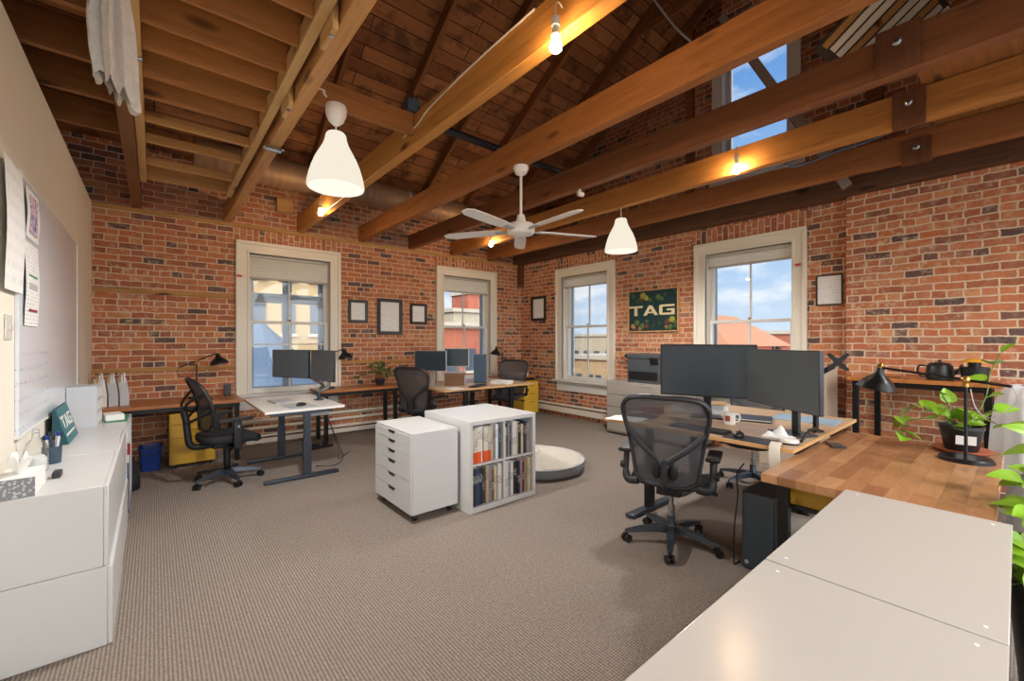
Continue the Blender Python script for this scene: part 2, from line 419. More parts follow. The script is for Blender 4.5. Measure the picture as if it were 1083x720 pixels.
def wboard():
    t = NT('whiteboard_face'); tc = t.n('TexCoord'); v = tc.outputs['Object']
    mp = t.n('Mapping'); mp.inputs['Scale'].default_value = (1, 1, 16); t.set(mp.inputs[0], v)
    s1 = t.math('MULTIPLY', t.ramp(t.noise(mp.outputs[0], 1.2, 3), [(.5, 0.0), (.7, .25)]), 1.0)
    sp = t.n('SeparateXYZ'); t.set(sp.inputs[0], v)
    ln = t.math('GREATER_THAN', t.math('FRACT', t.math('MULTIPLY', sp.outputs['Z'], 13)), .72)
    area = t.math('MULTIPLY', t.math('LESS_THAN', sp.outputs['Z'], 1.42), t.math('LESS_THAN', sp.outputs['Y'], 4.15))
    wr = t.math('GREATER_THAN', t.noise(v, 55, 3), .56)
    f = t.math('MULTIPLY', t.math('MULTIPLY', ln, area), t.math('MULTIPLY', wr, .45))
    col = t.mix(f, t.mix(s1, lin((228, 234, 242)), lin((238, 241, 244))), lin((120, 128, 170)))
    return t.bsdf(col, .18, 0, .5)
M['whiteboard'] = wboard()
# ------------------------------------------------------------------ camera
YAW = radians(40.07)
cam = bpy.data.objects.new('camera', bpy.data.cameras.new('camera')); COL.objects.link(cam)
cam.data.sensor_width = 36; cam.data.lens = 450/1083*36; cam.data.clip_start = .02; cam.data.clip_end = 400
cam.location = (0, 0, 1.45); cam.rotation_euler = (pi/2, 0, -YAW); scn.camera = cam

# ------------------------------------------------------------------ room shell
BY, RX, LX, BRX = 6.8, 5.97, -.545, 5.85      # back wall, right wall, left wall, chimney breast
WT = .36
RZ, RS, RY = 6.624, .614, 2.2                 # ridge height, roof slope, ridge position
def roof_z(y): return RZ-RS*abs(y-RY)
WIN = {1: (1.53, 'b'), 2: (4.597, 'b'), 3: (5.065, 'r'), 4: (2.305, 'r')}
HW, HZ0, HZ1 = .56, .52, 2.68                 # rough opening

def cells(u0, u1, z0, z1, holes):
    us = sorted({u0, u1, *[h[0] for h in holes], *[h[1] for h in holes]}); out = []
    for a, b in zip(us, us[1:]):
        cut = sorted((h[2], h[3]) for h in holes if h[0] <= a+1e-6 and h[1] >= b-1e-6); z = z0
        for c, d in cut:
            if c > z: out.append((a, b, z, c))
            z = d
        if z < z1: out.append((a, b, z, z1))
    return out

mb = MB(); mb.box(-2.6, 6.4, -2.4, 7.2, -.12, 0); struct(mb.build('floor', M['carpet']))
mb = MB()
for a, b, c, d in cells(-2.5, RX+WT, 0, 3.78, [(x-HW, x+HW, HZ0, HZ1) for x, s in WIN.values() if s == 'b']):
    mb.box(a, b, BY, BY+WT, c, d)
M['brick_b'] = brick('brick_back', 'x', [(1.53-.72, 1.53+.72, 2.80, 2.985), (4.597-.72, 4.597+.72, 2.80, 2.985)])
M['brick_r'] = brick('brick_right', 'y', [(5.065-.74, 5.065+.74, 2.80, 2.985), (2.305-.74, 2.305+.74, 2.82, 3.005)])
M['brick_g'] = brick('brick_breast', 'y')
struct(mb.build('wall_back', M['brick_b']))
mb = MB()
for a, b, c, d in cells(-2.4, BY, 0, 3.05, [(y-HW, y+HW, HZ0, HZ1) for y, s in WIN.values() if s == 'r']):
    mb.box(RX, RX+WT, a, b, c, d)
G0, G1, GZ0, GZ1 = 1.80, 2.62, 3.80, 5.60     # opening of the gable window
for y0, y1 in ((-2.4, G0), (G1, BY)):
    ys = [y0, y1] if not (y0 < RY < y1) else [y0, RY, y1]
    for a, b in zip(ys, ys[1:]):
        mb.prism([(a, 3.05), (b, 3.05), (b, roof_z(b)), (a, roof_z(a))], RX, RX+WT, Matrix(((0, 0, 1, 0), (1, 0, 0, 0), (0, 1, 0, 0), (0, 0, 0, 1))))
mb.box(RX, RX+WT, G0, G1, 3.05, GZ0)
mb.prism([(G0, GZ1), (G1, GZ1), (G1, roof_z(G1)), (RY, RZ), (G0, roof_z(G0))], RX, RX+WT, Matrix(((0, 0, 1, 0), (1, 0, 0, 0), (0, 1, 0, 0), (0, 0, 0, 1))))
struct(mb.build('wall_right', M['brick_r']))
mb = MB(); mb.box(BRX, RX-.002, -2.4, 1.22, 0, 3.03); struct(mb.build('wall_chimney', M['brick_g']))
mb = MB(); mb.box(LX-.14, LX, -2.4, BY, 0, 3.03); struct(mb.build('wall_left', M['plaster']))
mb = MB()
mb.prism([(-2.4, 0), (BY, 0), (BY, roof_z(BY)), (RY, RZ), (-2.4, roof_z(-2.4))], -2.62, -2.5, Matrix(((0, 0, 1, 0), (1, 0, 0, 0), (0, 1, 0, 0), (0, 0, 0, 1))))
struct(mb.build('wall_outer', M['brick_g']))
TH = math.atan(RS)
mb = MB(); mb.box(-2.7, 6.45, 0, (BY+WT+.25-RY)/cos(TH), 0, .05); struct(mb.build('ceiling', M['planks'], None, (0, RY, RZ), (-TH, 0, 0)))
mb = MB(); mb.box(-2.7, 6.45, -(RY+2.9)/cos(TH), 0, 0, .05); struct(mb.build('ceiling', M['planks'], None, (0, RY, RZ), (TH, 0, 0)))

# timbers: tie beams, wall plate, rafters, collar tie, joists, loft boards
BX = [-.20, .71, 1.60, 2.50, 3.37, 4.21, 5.07]; BW, BZ0, BZ1 = .085, 3.03, 3.27
BM = [wood('beam_fir_lighting', a, b, 'y', rough=.55, tint=.03) for a, b in (((140, 96, 58), (88, 56, 34)), ((206, 154, 96), (150, 100, 56)), ((200, 140, 70), (134, 84, 38)), ((174, 112, 60), (114, 68, 34)), ((144, 90, 54), (92, 54, 32)), ((196, 134, 68), (130, 80, 38)), ((158, 100, 56), (104, 62, 34)))]  # each beam's own wood tone mixed with the light falling on it
for i, x in enumerate(BX):
    mb = MB(); mb.box(0, BW, -2.4, BY+.02, BZ0, BZ1, .004, seg=1)
    struct(mb.build('ceiling_beam', BM[i], None, (x, 0, 0)))
mb = MB(); mb.box(5.74, RX+.01, -2.4, BY, 3.035, 3.25, .004, seg=1); struct(mb.build('ceiling_beam', M['beam_dark']))
for x in [-1.98, -1.09]+[b+BW for b in BX]+[RX-.07]:
    L = (BY-RY)/cos(TH)
    mb = MB(); mb.box(0, .05, 0, L, -.16, -.002)
    struct(mb.build('rafter', M['rafter'], None, (x, RY, RZ), (-TH, 0, 0)))
mb = MB(); mb.box(5.16, 5.21, -.4, 3.35, 5.70, 5.84); struct(mb.build('collar_tie', M['rafter']))
for y in (1.35, 1.88, 2.41, 2.94, 3.46, 3.95, 4.52):
    mb = MB(); mb.box(-2.5, BX[0]-.002, -.02, .02, 3.065, 3.268); struct(mb.build('loft_joist', M['joist'], None, (0, y, 0)))
mb = MB(); mb.box(-2.5, BX[1]+BW, -2.4, 4.56, 3.275, 3.30); struct(mb.build('loft_floor', M['planks']))
mb = MB(); mb.box(3.40, RX, -2.4, .44, 3.275, 3.30); o = struct(mb.build('loft_floor', None or M['joist']))
mb = MB(); mb.box(BX[1]+BW+.002, BX[2]-.002, 3.12, 3.16, 3.10, 3.27); struct(mb.build('blocking', M['joist']))
mb = MB(); mb.box(BX[1]+BW+.002, BX[2]-.002, 3.18, 3.22, 3.14, 3.27); struct(mb.build('blocking', M['rafter']))
mb = MB(); mb.box(5.905, RX, .92, 1.06, 3.3, 5.6); struct(mb.build('gable_stud', M['rafter']))
mb = MB(); mb.box(5.905, RX, 3.0, 3.1, 3.3, 5.9); struct(mb.build('gable_stud', M['rafter']))
# nailing strips let into the brick
k = 1
for (x0, x1, z0, z1, pr) in ((-.54, RX-.01, 2.985, 3.035, .02), (-.54, .83, 2.01, 2.065, .012), (-.54, .83, 1.07, 1.12, .012), (2.23, 3.9, 1.085, 1.13, .012)):
    mb = MB(); mb.box(x0, x1, BY-pr, BY+.01, z0, z1, .003, seg=1); struct(mb.build('trim_%d' % k, M['strip'])); k += 1
# vertical timber post let into the corner
mb = MB(); mb.box(5.86, RX-.003, 6.70, 6.795, 2.6, 3.03); struct(mb.build('trim_%d' % k, M['strip_dark'])); k += 1
# baseboard heaters
def heater(name, x0, x1, y0, y1, z0, z1, axis):
    mb = MB(); mb.box(x0, x1, y0, y1, z0, z1, .008)
    r = struct(mb.build(name, M['casing']))
    mb = MB()
    if axis == 'y': mb.box(x0-.008, x0, y0+.02, y1-.02, z1-.05, z1-.03)
    else: mb.box(x0+.02, x1-.02, y0-.008, y0, z1-.05, z1-.03)
    mb.build('fin_slot', M['strip_dark'], r)
heater('baseboard_right', 5.90, 5.965, 2.9, 6.3, .09, .25, 'y')
heater('baseboard_back', .95, 5.3, 6.72, 6.795, .03, .15, 'x')
for z in (.24, .34):
    mb = MB(); mb.cyl((.9, 6.76, z), (3.6, 6.76, z), .022, n=10); struct(mb.build('heating_pipe', M['casing']))

# ------------------------------------------------------------------ windows
def window(num, u, side):
    loc = (u, BY, 0) if side == 'b' else (RX, u, 0); rz = 0 if side == 'b' else -pi/2
    r = root('window_%d' % num, loc, rz)
    mb = MB()
    for s in (-1, 1):
        xs = sorted((s*.53, s*.665)); mb.box(xs[0], xs[1], -.03, 0, .71, 2.79, .006)
        xs = sorted((s*.645, s*.69)); mb.box(xs[0], xs[1], -.052, 0, .71, 2.81, .008)
        xs = sorted((s*.53, s*.56)); mb.box(xs[0], xs[1], -.042, .02, .71, 2.68, .008)
        xs = sorted((s*.53, s*.565)); mb.box(xs[0], xs[1], 0, .34, .55, 2.68)
    mb.box(-.665, .665, -.031, 0, 2.65, 2.79, .006); mb.box(-.69, .69, -.053, 0, 2.765, 2.812, .008)
    mb.box(-.56, .56, -.043, .02, 2.65, 2.685, .008); mb.box(-.565, .565, 0, .34, 2.65, 2.70)
    mb.build('casing', M['casing'], r)
    mb = MB(); mb.box(-.74, .74, -.095, .10, .675, .71, .008); mb.build('stool', M['sash'], r)
    mb = MB(); mb.box(-.66, .66, -.028, 0, .50, .675, .005); mb.box(-.66, .66, -.038, 0, .645, .675, .004); mb.build('apron', M['sash'], r)
    zm = 1.71
    def sash(y, z0, z1, bot, top, w=.05, m='sash', x=.53):
        mb = MB(); mb.box(-x, -x+w, y-.02, y+.02, z0, z1, .004); mb.box(x-w, x, y-.02, y+.02, z0, z1, .004)
        mb.box(-x, x, y-.0199, y+.0199, z0, z0+bot, .004); mb.box(-x, x, y-.0199, y+.0199, z1-top, z1, .004)
        o = mb.build('sash', M[m], r)
        mb = MB(); mb.box(-.011, .011, y-.014, y+.014, z0+bot, z1-top, .003); mb.build('muntin', M[m], o)
        mb = MB(); mb.box(-x+w, x-w, y-.002, y+.002, z0+bot, z1-top); mb.build('pane', M['pane'], o)
        return o
    sash(.155, zm-.02, 2.65, .04, .05)
    s = sash(.11, .71, zm+.02, .07, .04)
    if num == 1:
        mb = MB(); mb.box(-.48, .48, .10, .12, 1.385, 1.405, .003); mb.build('muntin', M['sash'], s)
        mb = MB(); y = .24
        for x0, x1 in ((-.53, -.44), (-.06, .06), (.44, .53)): mb.box(x0, x1, y, y+.05, .62, 2.65, .004)
        for z0, z1 in ((.62, .78), (2.0, 2.14), (2.55, 2.65)): mb.box(-.53, .53, y+.002, y+.048, z0, z1, .004)
        mb.build('storm_frame', M['sash_dark'], r)
    else:
        mb = MB(); y = .25
        for x0, x1 in ((-.53, -.50), (.50, .53)): mb.box(x0, x1, y, y+.04, .60, 2.65, .003)
        mb.box(-.53, .53, y+.002, y+.038, .60, .66, .003)
        mb.build('storm_frame', M['sash_dark'], r)
    mb = MB(); mb.lathe([(.012, 0), (.016, .004), (.010, .012), (.02, .02), (.006, .03)], 12, Matrix.Translation((0, .10, 1.73))); mb.build('sash_lock', M['brass'], s)
    return r
for num, (u, s) in WIN.items(): window(num, u, s)
# gable window
r = root('window_5', (RX, (G0+G1)/2, 0), -pi/2); h = (G1-G0)/2
mb = MB()
for s in (-1, 1):
    xs = sorted((s*(h-.02), s*(h+.12))); mb.box(xs[0], xs[1], -.03, 0, GZ0-.12, GZ1+.12, .005)
    xs = sorted((s*(h-.025), s*(h+.002))); mb.box(xs[0], xs[1], -.035, .30, GZ0, GZ1)
mb.box(-h-.12, h+.12, -.032, 0, GZ1-.02, GZ1+.12, .005); mb.box(-h-.16, h+.16, -.036, 0, GZ0-.22, GZ0+.02, .005)
mb.build('casing', M['sash'], r)
mb = MB(); y = .12
for x0, x1 in ((-h+.02, -h+.07), (h-.07, h-.02)): mb.box(x0, x1, y, y+.04, GZ0, GZ1, .004)
for z0, z1 in ((GZ0, GZ0+.07), (4.66, 4.70), (GZ1-.05, GZ1)): mb.box(-h+.02, h-.02, y+.001, y+.039, z0, z1, .004)
s = mb.build('sash', M['edge_white'], r)
mb = MB(); mb.box(-h+.07, h-.07, y+.018, y+.022, GZ0+.07, GZ1-.05); mb.build('pane', M['pane'], s)

def shade(u, side, zb, label):
    loc = (u, BY, zb) if side == 'b' else (RX, u, zb); rz = 0 if side == 'b' else -pi/2
    t = thing('window_shade', label, 'window shade', loc, rz, 'cellular shades')
    H = 2.645-zb; n = max(4, int(H/.018)); mb = MB()
    prof = [(.030+(.005 if k % 2 else 0), .02+(H-.055)*k/n) for k in range(n+1)]
    mb.grid(lambda u, v: ((u-.5)*1.03, prof[int(round(v*n))][0]+.02, prof[int(round(v*n))][1]), 2, n+1); mb.build('pleated_fabric', M['shade'], t, ang=20)
    mb = MB(); mb.box(-.518, .518, .03, .08, 0, .025, .006); mb.build('bottom_rail', M['shade_rail'], t)
    mb = MB(); mb.box(-.52, .52, .025, .082, H-.04, H, .004); mb.build('headrail', M['shade_rail'], t)
shade(1.53, 'b', 2.31, 'pleated cream shade at the top of the window behind the small standing desk')
shade(4.597, 'b', 2.36, 'pleated cream shade on the back wall window beside the brick corner')
shade(5.065, 'r', 2.44, 'pleated cream shade on the window above the white apron and baseboard heater')
shade(2.305, 'r', 2.46, 'pleated cream shade on the window behind the two big monitors')

def sensor(loc, rz, label):
    t = thing('alarm_sensor', label, 'sensor', loc, rz, 'window alarm sensors')
    mb = MB(); mb.box(-.06, .0, -.022, 0, -.014, .014, .004); mb.build('magnet', M['redplastic'], t)
    mb = MB(); mb.box(.004, .03, -.02, 0, -.011, .011, .003); mb.build('switch', M['ceramic'], t)
sensor((.905, BY-.0535, 2.32), 0, 'red alarm sensor on the casing of the window by the small standing desk')
sensor((RX-.0535, 1.665, 2.36), -pi/2, 'red alarm sensor on the right casing of the window behind the big monitors')
sensor((RX-.0535, 5.70, 2.35), -pi/2, 'red alarm sensor on the casing of the window with the white apron')

# ------------------------------------------------------------------ hung from the roof
t = thing('attic_ladder', 'pale wooden attic ladder folded flat between two ceiling beams, white trim', 'ladder', (.28, 3.4, 3.05))
mb = MB(); mb.box(-.39, -.335, -2.3, 2.35, .02, .13, .004); mb.build('stringer', M['pine'], t)
mb = MB(); mb.box(.335, .39, -2.3, 2.35, .02, .13, .004); mb.build('stringer', M['pine'], t)
for y in (1.10, 1.40, 1.69, 1.98, 2.27, 2.55, 2.856, 3.115, 3.44, 3.74):
    mb = MB(); mb.obox((0, y-3.4, .125), (.668, .028, .20), (radians(14), 0, 0), .004); mb.build('tread', M['treadx'], t)
for y in (1.45, 2.02, 2.9, 3.78):
    mb = MB(); mb.obox((0, y-3.4+.05, .23), (.668, .012, .008)); mb.build('white_strip', M['edge_white'], t)
for y in (4.17, 4.60, 5.18):
    mb = MB(); mb.box(-.334, .334, y-3.4-.02, y-3.4+.02, .03, .10, .004); mb.build('rung', M['pinex'], t)
mb = MB(); mb.box(-.334, .334, 2.25, 2.28, .03, .20, .004); mb.build('end_board', M['pinex'], t)
for y in (2.30, 3.20):
    mb = MB(); mb.box(.392, .424, y-3.4-.13, y-3.4+.09, -.055, .10, .012); o = mb.build('hinge_block', M['pine'], t)
    mb = MB(); mb.cyl((.408, y-3.4-.06, -.062), (.408, y-3.4-.06, -.05), .012, n=10); mb.build('screw', M['steel'], o)
for x, y in ((.46, 3.9), (-.41, 3.15)):
    mb = MB(); mb.box(x-.06, x+.06, y-3.4-.02, y-3.4+.02, -.06, -.026, .004); mb.cyl((x-.07, y-3.4, -.045), (x+.08, y-3.4, -.03), .012, n=10); mb.build('metal_latch', M['steel'], t)
# fringed cloth
rnd = random.Random(3); mb = MB()
def cl(u, v):
    a = 2*pi*u; z = 3.03-v*.53
    r = (.034+.024*sin(min(1, v*1.25)*pi*.6))*(1+.22*sin(7*a+2*v)+.12*sin(13*a+5*v))
    dz = -.05*abs(sin(5*a))*v*v - .05*cos(a)*v*v
    return (-.145+.03*v*v+r*cos(a)*1.1, 2.455-.01*v+r*1.25*sin(a), z+dz+.02*v)
mb.grid(cl, 64, 26, cu=True); o = mb.build('fringed_cloth', plain('raw_wool', (214, 208, 200), .95, var=.2, vs=40, bump=.8, bs=160)); tag(o, 'white fringed wool cloth hanging from the ceiling beam by the left wall', 'cloth')
mb = MB(); mb.prism([(-.10, .37), (-.10, .08), (-.06, .02), (0, 0), (.16, 0), (.16, .37)], -.04, .04, Matrix(((0, 0, 1, -.26), (1, 0, 0, 2.05), (0, 1, 0, 2.895), (0, 0, 0, 1))), .006)
tag(mb.build('timber_block', M['strip_dark']), 'short dark timber block hanging beside the white fringed cloth', 'timber')

def pendant(loc, drop, canopy, label, watt=135):
    """loc: point on the timber it hangs from"""
    t = thing('pendant_lamp', label, 'pendant lamp', loc, 0, 'white bell pendants')
    mb = MB(); mb.cyl((0, 0, -drop), (0, 0, -.005), .0045, n=8); mb.build('cord', M['lampwhite'], t)
    if canopy:
        mb = MB(); mb.lathe([(.066, 0), (.072, -.02), (.07, -.06), (.05, -.11), (.022, -.135), (.006, -.14)], 28); mb.build('canopy', M['lampwhite'], t)
    prof = [(.012, 0), (.058, -.004), (.068, -.02), (.073, -.05), (.086, -.09), (.113, -.14), (.139, -.19), (.160, -.245), (.176, -.30), (.187, -.35), (.190, -.375), (.186, -.39), (.182, -.39)]
    mb = MB(); mb.lathe([(r, z-drop) for r, z in prof], 40, cap=False); s = mb.build('shade', M['glow'], t, ang=60)
    mb = MB(); mb.lathe([(r-.005, z-drop) for r, z in prof[1:-1]], 40, cap=False); mb.build('shade_lining', M['glow_in'], s, ang=60)
    mb = MB(); mb.sphere((0, 0, -drop-.12), .035, 16); mb.cyl((0, 0, -drop-.085), (0, 0, -drop-.02), .018, n=12); mb.build('light_bulb', M['glow'], t)
    l = bpy.data.lights.new('pendant_light', 'POINT'); l.energy = watt; l.color = (1, .975, .935); l.shadow_soft_size = .08
    lo = bpy.data.objects.new('pendant_light', l); COL.objects.link(lo); lo.location = (loc[0], loc[1], loc[2]-drop-.30)
PEND_W = 75
pendant((.98, 3.09, 3.10), .19, True, 'white bell pendant lamp hung from the cross board, large in upper left')
pendant((4.252, 3.04, 3.03), .13, False, 'white bell pendant lamp under a ceiling beam, to the right of the ceiling fan')
for x_, y_, l_ in ((.75, -.9, 'added unseen fill lamp, bell pendant shape, behind the camera on the left'), (4.252, -.9, 'added unseen fill lamp, bell pendant shape, behind the camera on the right'), (2.54, -1.3, 'added unseen fill lamp, bell pendant shape, behind the camera in the middle')):  # unseen pendants added behind the camera to brighten the interior
    pendant((x_, y_, 3.03), .13, False, l_, 60)
def bulb(loc, label):
    t = thing('bare_bulb_light', label, 'light bulb', loc, 0, 'bare bulbs on the ceiling beams')
    mb = MB(); mb.tube(catmull([(.05, 0, .185), (.03, 0, .20), (.006, 0, .19), (0, 0, .15), (0, 0, .10)], 5), .004, 6); mb.build('cord', M['cable_white'], t)
    mb = MB(); mb.lathe([(.012, .118), (.020, .112), (.022, .07), (.016, .064), (.016, .035), (.022, .028), (.022, .02)], 18); mb.build('socket', M['ceramic'], t)
    mb = MB(); mb.lathe([(.013, .022), (.015, .01), (.026, -.012), (.031, -.032), (.028, -.05), (.016, -.062), (.003, -.065)], 20); mb.build('bulb', M['bulb'], t)
bulb((1.55, 1.50, 2.965), 'bare bulb on the beam at top centre, nearest of the bulbs on that beam')
bulb((1.55, 5.45, 3.03), 'bare bulb on the beam end above the back brick wall, left of the pictures')
bulb((4.16, 1.69, 3.07), 'bare bulb on the beam right of the far white pendant lamp')
bulb((4.16, 5.47, 3.03), 'bare bulb beside the ceiling fan motor, near the back corner')

# ceiling fan
t = thing('ceiling_fan', 'white five-blade ceiling fan on a long rod under a wooden beam', 'ceiling fan', (2.545, 2.90, 3.03))
mb = MB(); mb.lathe([(.03, 0), (.068, -.004), (.07, -.03), (.05, -.07), (.02, -.085)], 28); mb.build('canopy', M['lampwhite'], t)
mb = MB(); mb.cyl((0, 0, -.08), (0, 0, -.47), .0125, n=14); mb.build('downrod', M['lampwhite'], t)
mb = MB(); mb.lathe([(.02, -.44), (.034, -.445), (.045, -.50), (.05, -.525)], 24); mb.build('rod_cover', M['lampwhite'], t)
mb = MB(); mb.lathe([(.05, -.522), (.115, -.53), (.125, -.545), (.125, -.60), (.11, -.62), (.06, -.632), (.012, -.636)], 36); mb.build('motor', M['lampwhite'], t)
fd = math.atan2(cos(YAW), sin(YAW))
for k in range(5):
    a = fd+2*pi*k/5; mb = MB()
    Mx = Matrix.Translation((0, 0, -.585)) @ Matrix.Rotation(a, 4, 'Z') @ Matrix.Rotation(radians(9), 4, 'X')
    mb.prism([(.17, -.045), (.30, -.06), (.55, -.062), (.70, -.058), (.755, -.03), (.76, 0), (.755, .03), (.70, .055), (.55, .06), (.30, .056), (.17, .04)], -.004, .004, Mx)
    b = mb.build('blade', M['lampwhite'], t)
    mb = MB(); mb.box(.10, .24, -.022, .022, -.012, -.004, .002, Mx); mb.build('blade_iron', M['silver'], b)
# duct, pipes, cables, plates, strut
t = thing('air_duct', 'round spiral metal air duct running above the beams along the back wall', 'air duct', (2.2, 6.25, 3.65))
mb = MB(); mb.cyl((-1.85, 0, 0), (1.9, 0, 0), .19, n=32, caps=True); mb.build('duct_pipe', M['duct'], t, ang=50)
mb = MB(); mb.tube([(1.9, 0, 0), (2.0, 0, 0)], [.19, .12], 32); mb.build('end_cap', M['gunmetal'], t)
for x in (-.2, .85):
    mb = MB(); mb.cyl((x-.02, 0, 0), (x+.02, 0, 0), .197, n=32, caps=False); mb.build('collar', M['silver'], t)
mb = MB(); mb.box(-.10, .10, -.03, .03, 0, .19, .004); tag(mb.build('wood_block', M['pinex'], None, (1.42, 6.72, 3.27)), 'yellow wood block on the back wall under the air duct', 'wood block')
mb = MB(); mb.cyl((1.7, 3.28, 3.325), (3.65, 3.28, 3.325), .035, n=14); tag(mb.build('black_pipe', M['black']), 'black pipe lying across the tops of the middle ceiling beams', 'pipe')
t = thing('metal_strut', 'grey diagonal steel strut crossing in front of the high gable window', 'strut')
mb = MB(); mb.beam((5.5, 2.42, 5.56), (5.5, 1.14, 3.05), .09, .03, .003, (1, 0, 0)); mb.build('channel', M['taupe'], t)
mb = MB(); mb.beam((5.56, 2.43, 5.56), (5.56, 1.15, 3.05), .10, .05, .003, (1, 0, 0)); mb.build('timber_backing', M['rafter'], t)
t = thing('lath_panel', 'old lath strips with broken plaster high above the bolted beams', 'lath', (4.55, .70, 3.98), 0)
M['plaster_old'] = plain('old_plaster', (62, 52, 46), .9, var=.5, vs=9)
Mt = Euler((radians(-34), 0, radians(-8))).to_matrix().to_4x4()
mb = MB(); mb.box(-.5, .5, -.35, .35, .012, .03, 0, Mt); mb.build('backing', M['plaster_old'], t)
rnd = random.Random(5)
for k in range(9):
    mb = MB(); x = -.48+k*.115; mb.box(x, x+.075, -.34+rnd.uniform(0, .06), .34-rnd.uniform(0, .06), 0, .011, .001, Mt); mb.build('lath_strip', M['plaster'] if k % 3 else M['strip'], t)
for i, (x, y0, y1, z0, z1, lab) in enumerate(((3.37, .36, .555, 3.04, 3.30, 'bolted wood plate on the nearest brown beam at upper right'), (4.21, .42, .60, 3.0, 3.27, 'bolted wood plate on the middle beam of the three at upper right'), (5.07, .47, .66, 2.98, 3.20, 'bolted wood plate on the last beam before the brick, smallest of three'))):
    t = thing('wood_plate', lab, 'wood plate', (x-.001, (y0+y1)/2, z0), 0, 'bolted wood plates')
    mb = MB(); mb.box(-.03, 0, -(y1-y0)/2, (y1-y0)/2, 0, z1-z0, .003); mb.build('plate', M['strip_dark'], t)
    mb = MB(); mb.lathe([(.003, -.012), (.014, -.010), (.02, -.003), (.026, 0)], 16, Matrix.Translation((-.03, .0, (z1-z0)*.66)) @ Matrix.Rotation(pi/2, 4, 'Y')); mb.build('bolt', M['steel'], t)
mb = MB(); mb.tube(catmull([(1.592, 1.7, 3.262), (1.592, 2.1, 3.255), (1.594, 2.5, 3.24), (1.592, 2.9, 3.20), (1.594, 3.05, 3.16), (1.592, 3.3, 3.14)], 8), .006, 6); tag(mb.build('power_cable', M['cable_white']), 'white cable stapled along the face of the beam behind the large pendant', 'cable')
t = thing('junction_box', 'small grey electrical junction box on the cross board behind the large pendant', 'junction box', (1.57, 3.12, 3.30))
mb = MB(); mb.box(-.05, .05, -.05, .03, -.03, .06, .006); mb.build('box', M['bluegrey'], t); mb = MB(); mb.tube(catmull([(.02, 0, .06), (.03, .02, .13), (.09, .05, .11), (.12, .08, .02)], 5), .006, 6); mb.build('wire', M['black'], t)
mb = MB(); mb.tube(catmull([(.80, 3.0, 3.13), (.88, 3.02, 3.14), (.88, 3.03, 3.13), (.905, 3.05, 3.12)], 6), .006, 6); tag(mb.build('lamp_cable', M['cable_white']), 'short white cable from the beam to the large pendant lamp', 'cable')
mb = MB(); mb.tube(catmull([(3.9, 3.2, 6.0), (4.2, 2.9, 5.75), (4.55, 2.5, 5.0), (4.9, 2.3, 4.75)], 8), .012, 6); tag(mb.build('grey_cable', M['silver']), 'thin grey cable drooping under the roof left of the gable window', 'cable')
mb = MB(); mb.tube(catmull([(4.32, .42, 3.10), (4.33, .75, 3.03), (4.34, .95, 3.02), (4.35, 1.25, 2.99), (4.36, 1.35, 3.06), (4.34, 1.1, 3.08), (4.33, 1.4, 3.03), (4.33, 2.0, 3.06)], 7), .008, 6); tag(mb.build('blue_cable', M['cable_blue']), 'looped blue grey cables slung under the beam with the middle bolted plate', 'cable')
t = thing('spot_camera', 'small white security camera under the beam right of the fan rod', 'camera', (3.41, 2.95, 3.03))
mb = MB(); mb.cyl((0, 0, 0), (0, 0, -.03), .012, n=12); mb.build('mount', M['lampwhite'], t); mb = MB(); mb.cyl((-.03, 0, -.045), (.035, -.01, -.05), .026, n=18); mb.build('body', M['lampwhite'], t)

# ------------------------------------------------------------------ outdoors
def building(name, x0, x1, y0, y1, zt, m, label, wins=(), face='-y', cornice=None, roof='flat', zb=-11):
    t = thing(name, label, 'building', ((x0+x1)/2, (y0+y1)/2, zb), 0, 'buildings outside the windows')
    a, b, H = (x1-x0)/2, (y1-y0)/2, zt-zb
    mb = MB(); mb.box(-a, a, -b, b, 0, H); mb.build('wall', m, t)
    if roof == 'hip':
        mb = MB(); mb.loft([[(-a-.3, -b-.3, H), (a+.3, -b-.3, H), (a+.3, b+.3, H), (-a-.3, b+.3, H)], [(-a*.5, -b*.1, H+2), (a*.5, -b*.1, H+2), (a*.5, b*.1, H+2), (-a*.5, b*.1, H+2)]]); mb.build('roof', M['o_roof'], t)
    else:
        mb = MB(); mb.box(-a-.25, a+.25, -b-.25, b+.25, H-.15, H+.25, .03); mb.build('cornice', cornice or M['o_stone'], t)
    if wins:
        us, zs, ww, wh = wins
        for z in zs:
            for u in us:
                mb = MB()
                if face == '-y':
                    mb.box(u-ww/2, u+ww/2, -b-.06, -b+.02, z-zb, z-zb+wh); o = mb.build('window', M['o_glass'], t)
                    mb = MB(); mb.box(u-ww/2-.12, u+ww/2+.12, -b-.14, -b+.01, z-zb-.16, z-zb); mb.build('window_sill', M['o_stone'], o)
                else:
                    mb.box(-a-.06, -a+.02, u-ww/2, u+ww/2, z-zb, z-zb+wh); o = mb.build('window', M['o_glass'], t)
                    mb = MB(); mb.box(-a-.14, -a+.01, u-ww/2-.12, u+ww/2+.12, z-zb-.16, z-zb); mb.build('window_sill', M['o_stone'], o)
    return t
M['o_tan'] = plain('tan_stone', (176, 150, 112), .85, var=.12, vs=1.2)
M['o_tan2'] = plain('pale_stone', (180, 166, 142), .85, var=.1, vs=1.2)
M['o_brick'] = plain('far_brick', (164, 92, 68), .85, var=.12, vs=1.5)
M['o_stone'] = plain('far_trim', (180, 170, 154), .85, var=.08)
M['o_glass'] = plain('far_glass', (70, 82, 92), .2)
M['o_white'] = plain('far_white', (196, 194, 188), .8)
M['o_slate'] = plain('slate_roof', (84, 100, 118), .7, var=.1, vs=2)
M['o_roof'] = plain('clay_roof', (172, 118, 86), .85, var=.12, vs=1.5)
M['o_ground'] = plain('street', (128, 126, 122), .9)
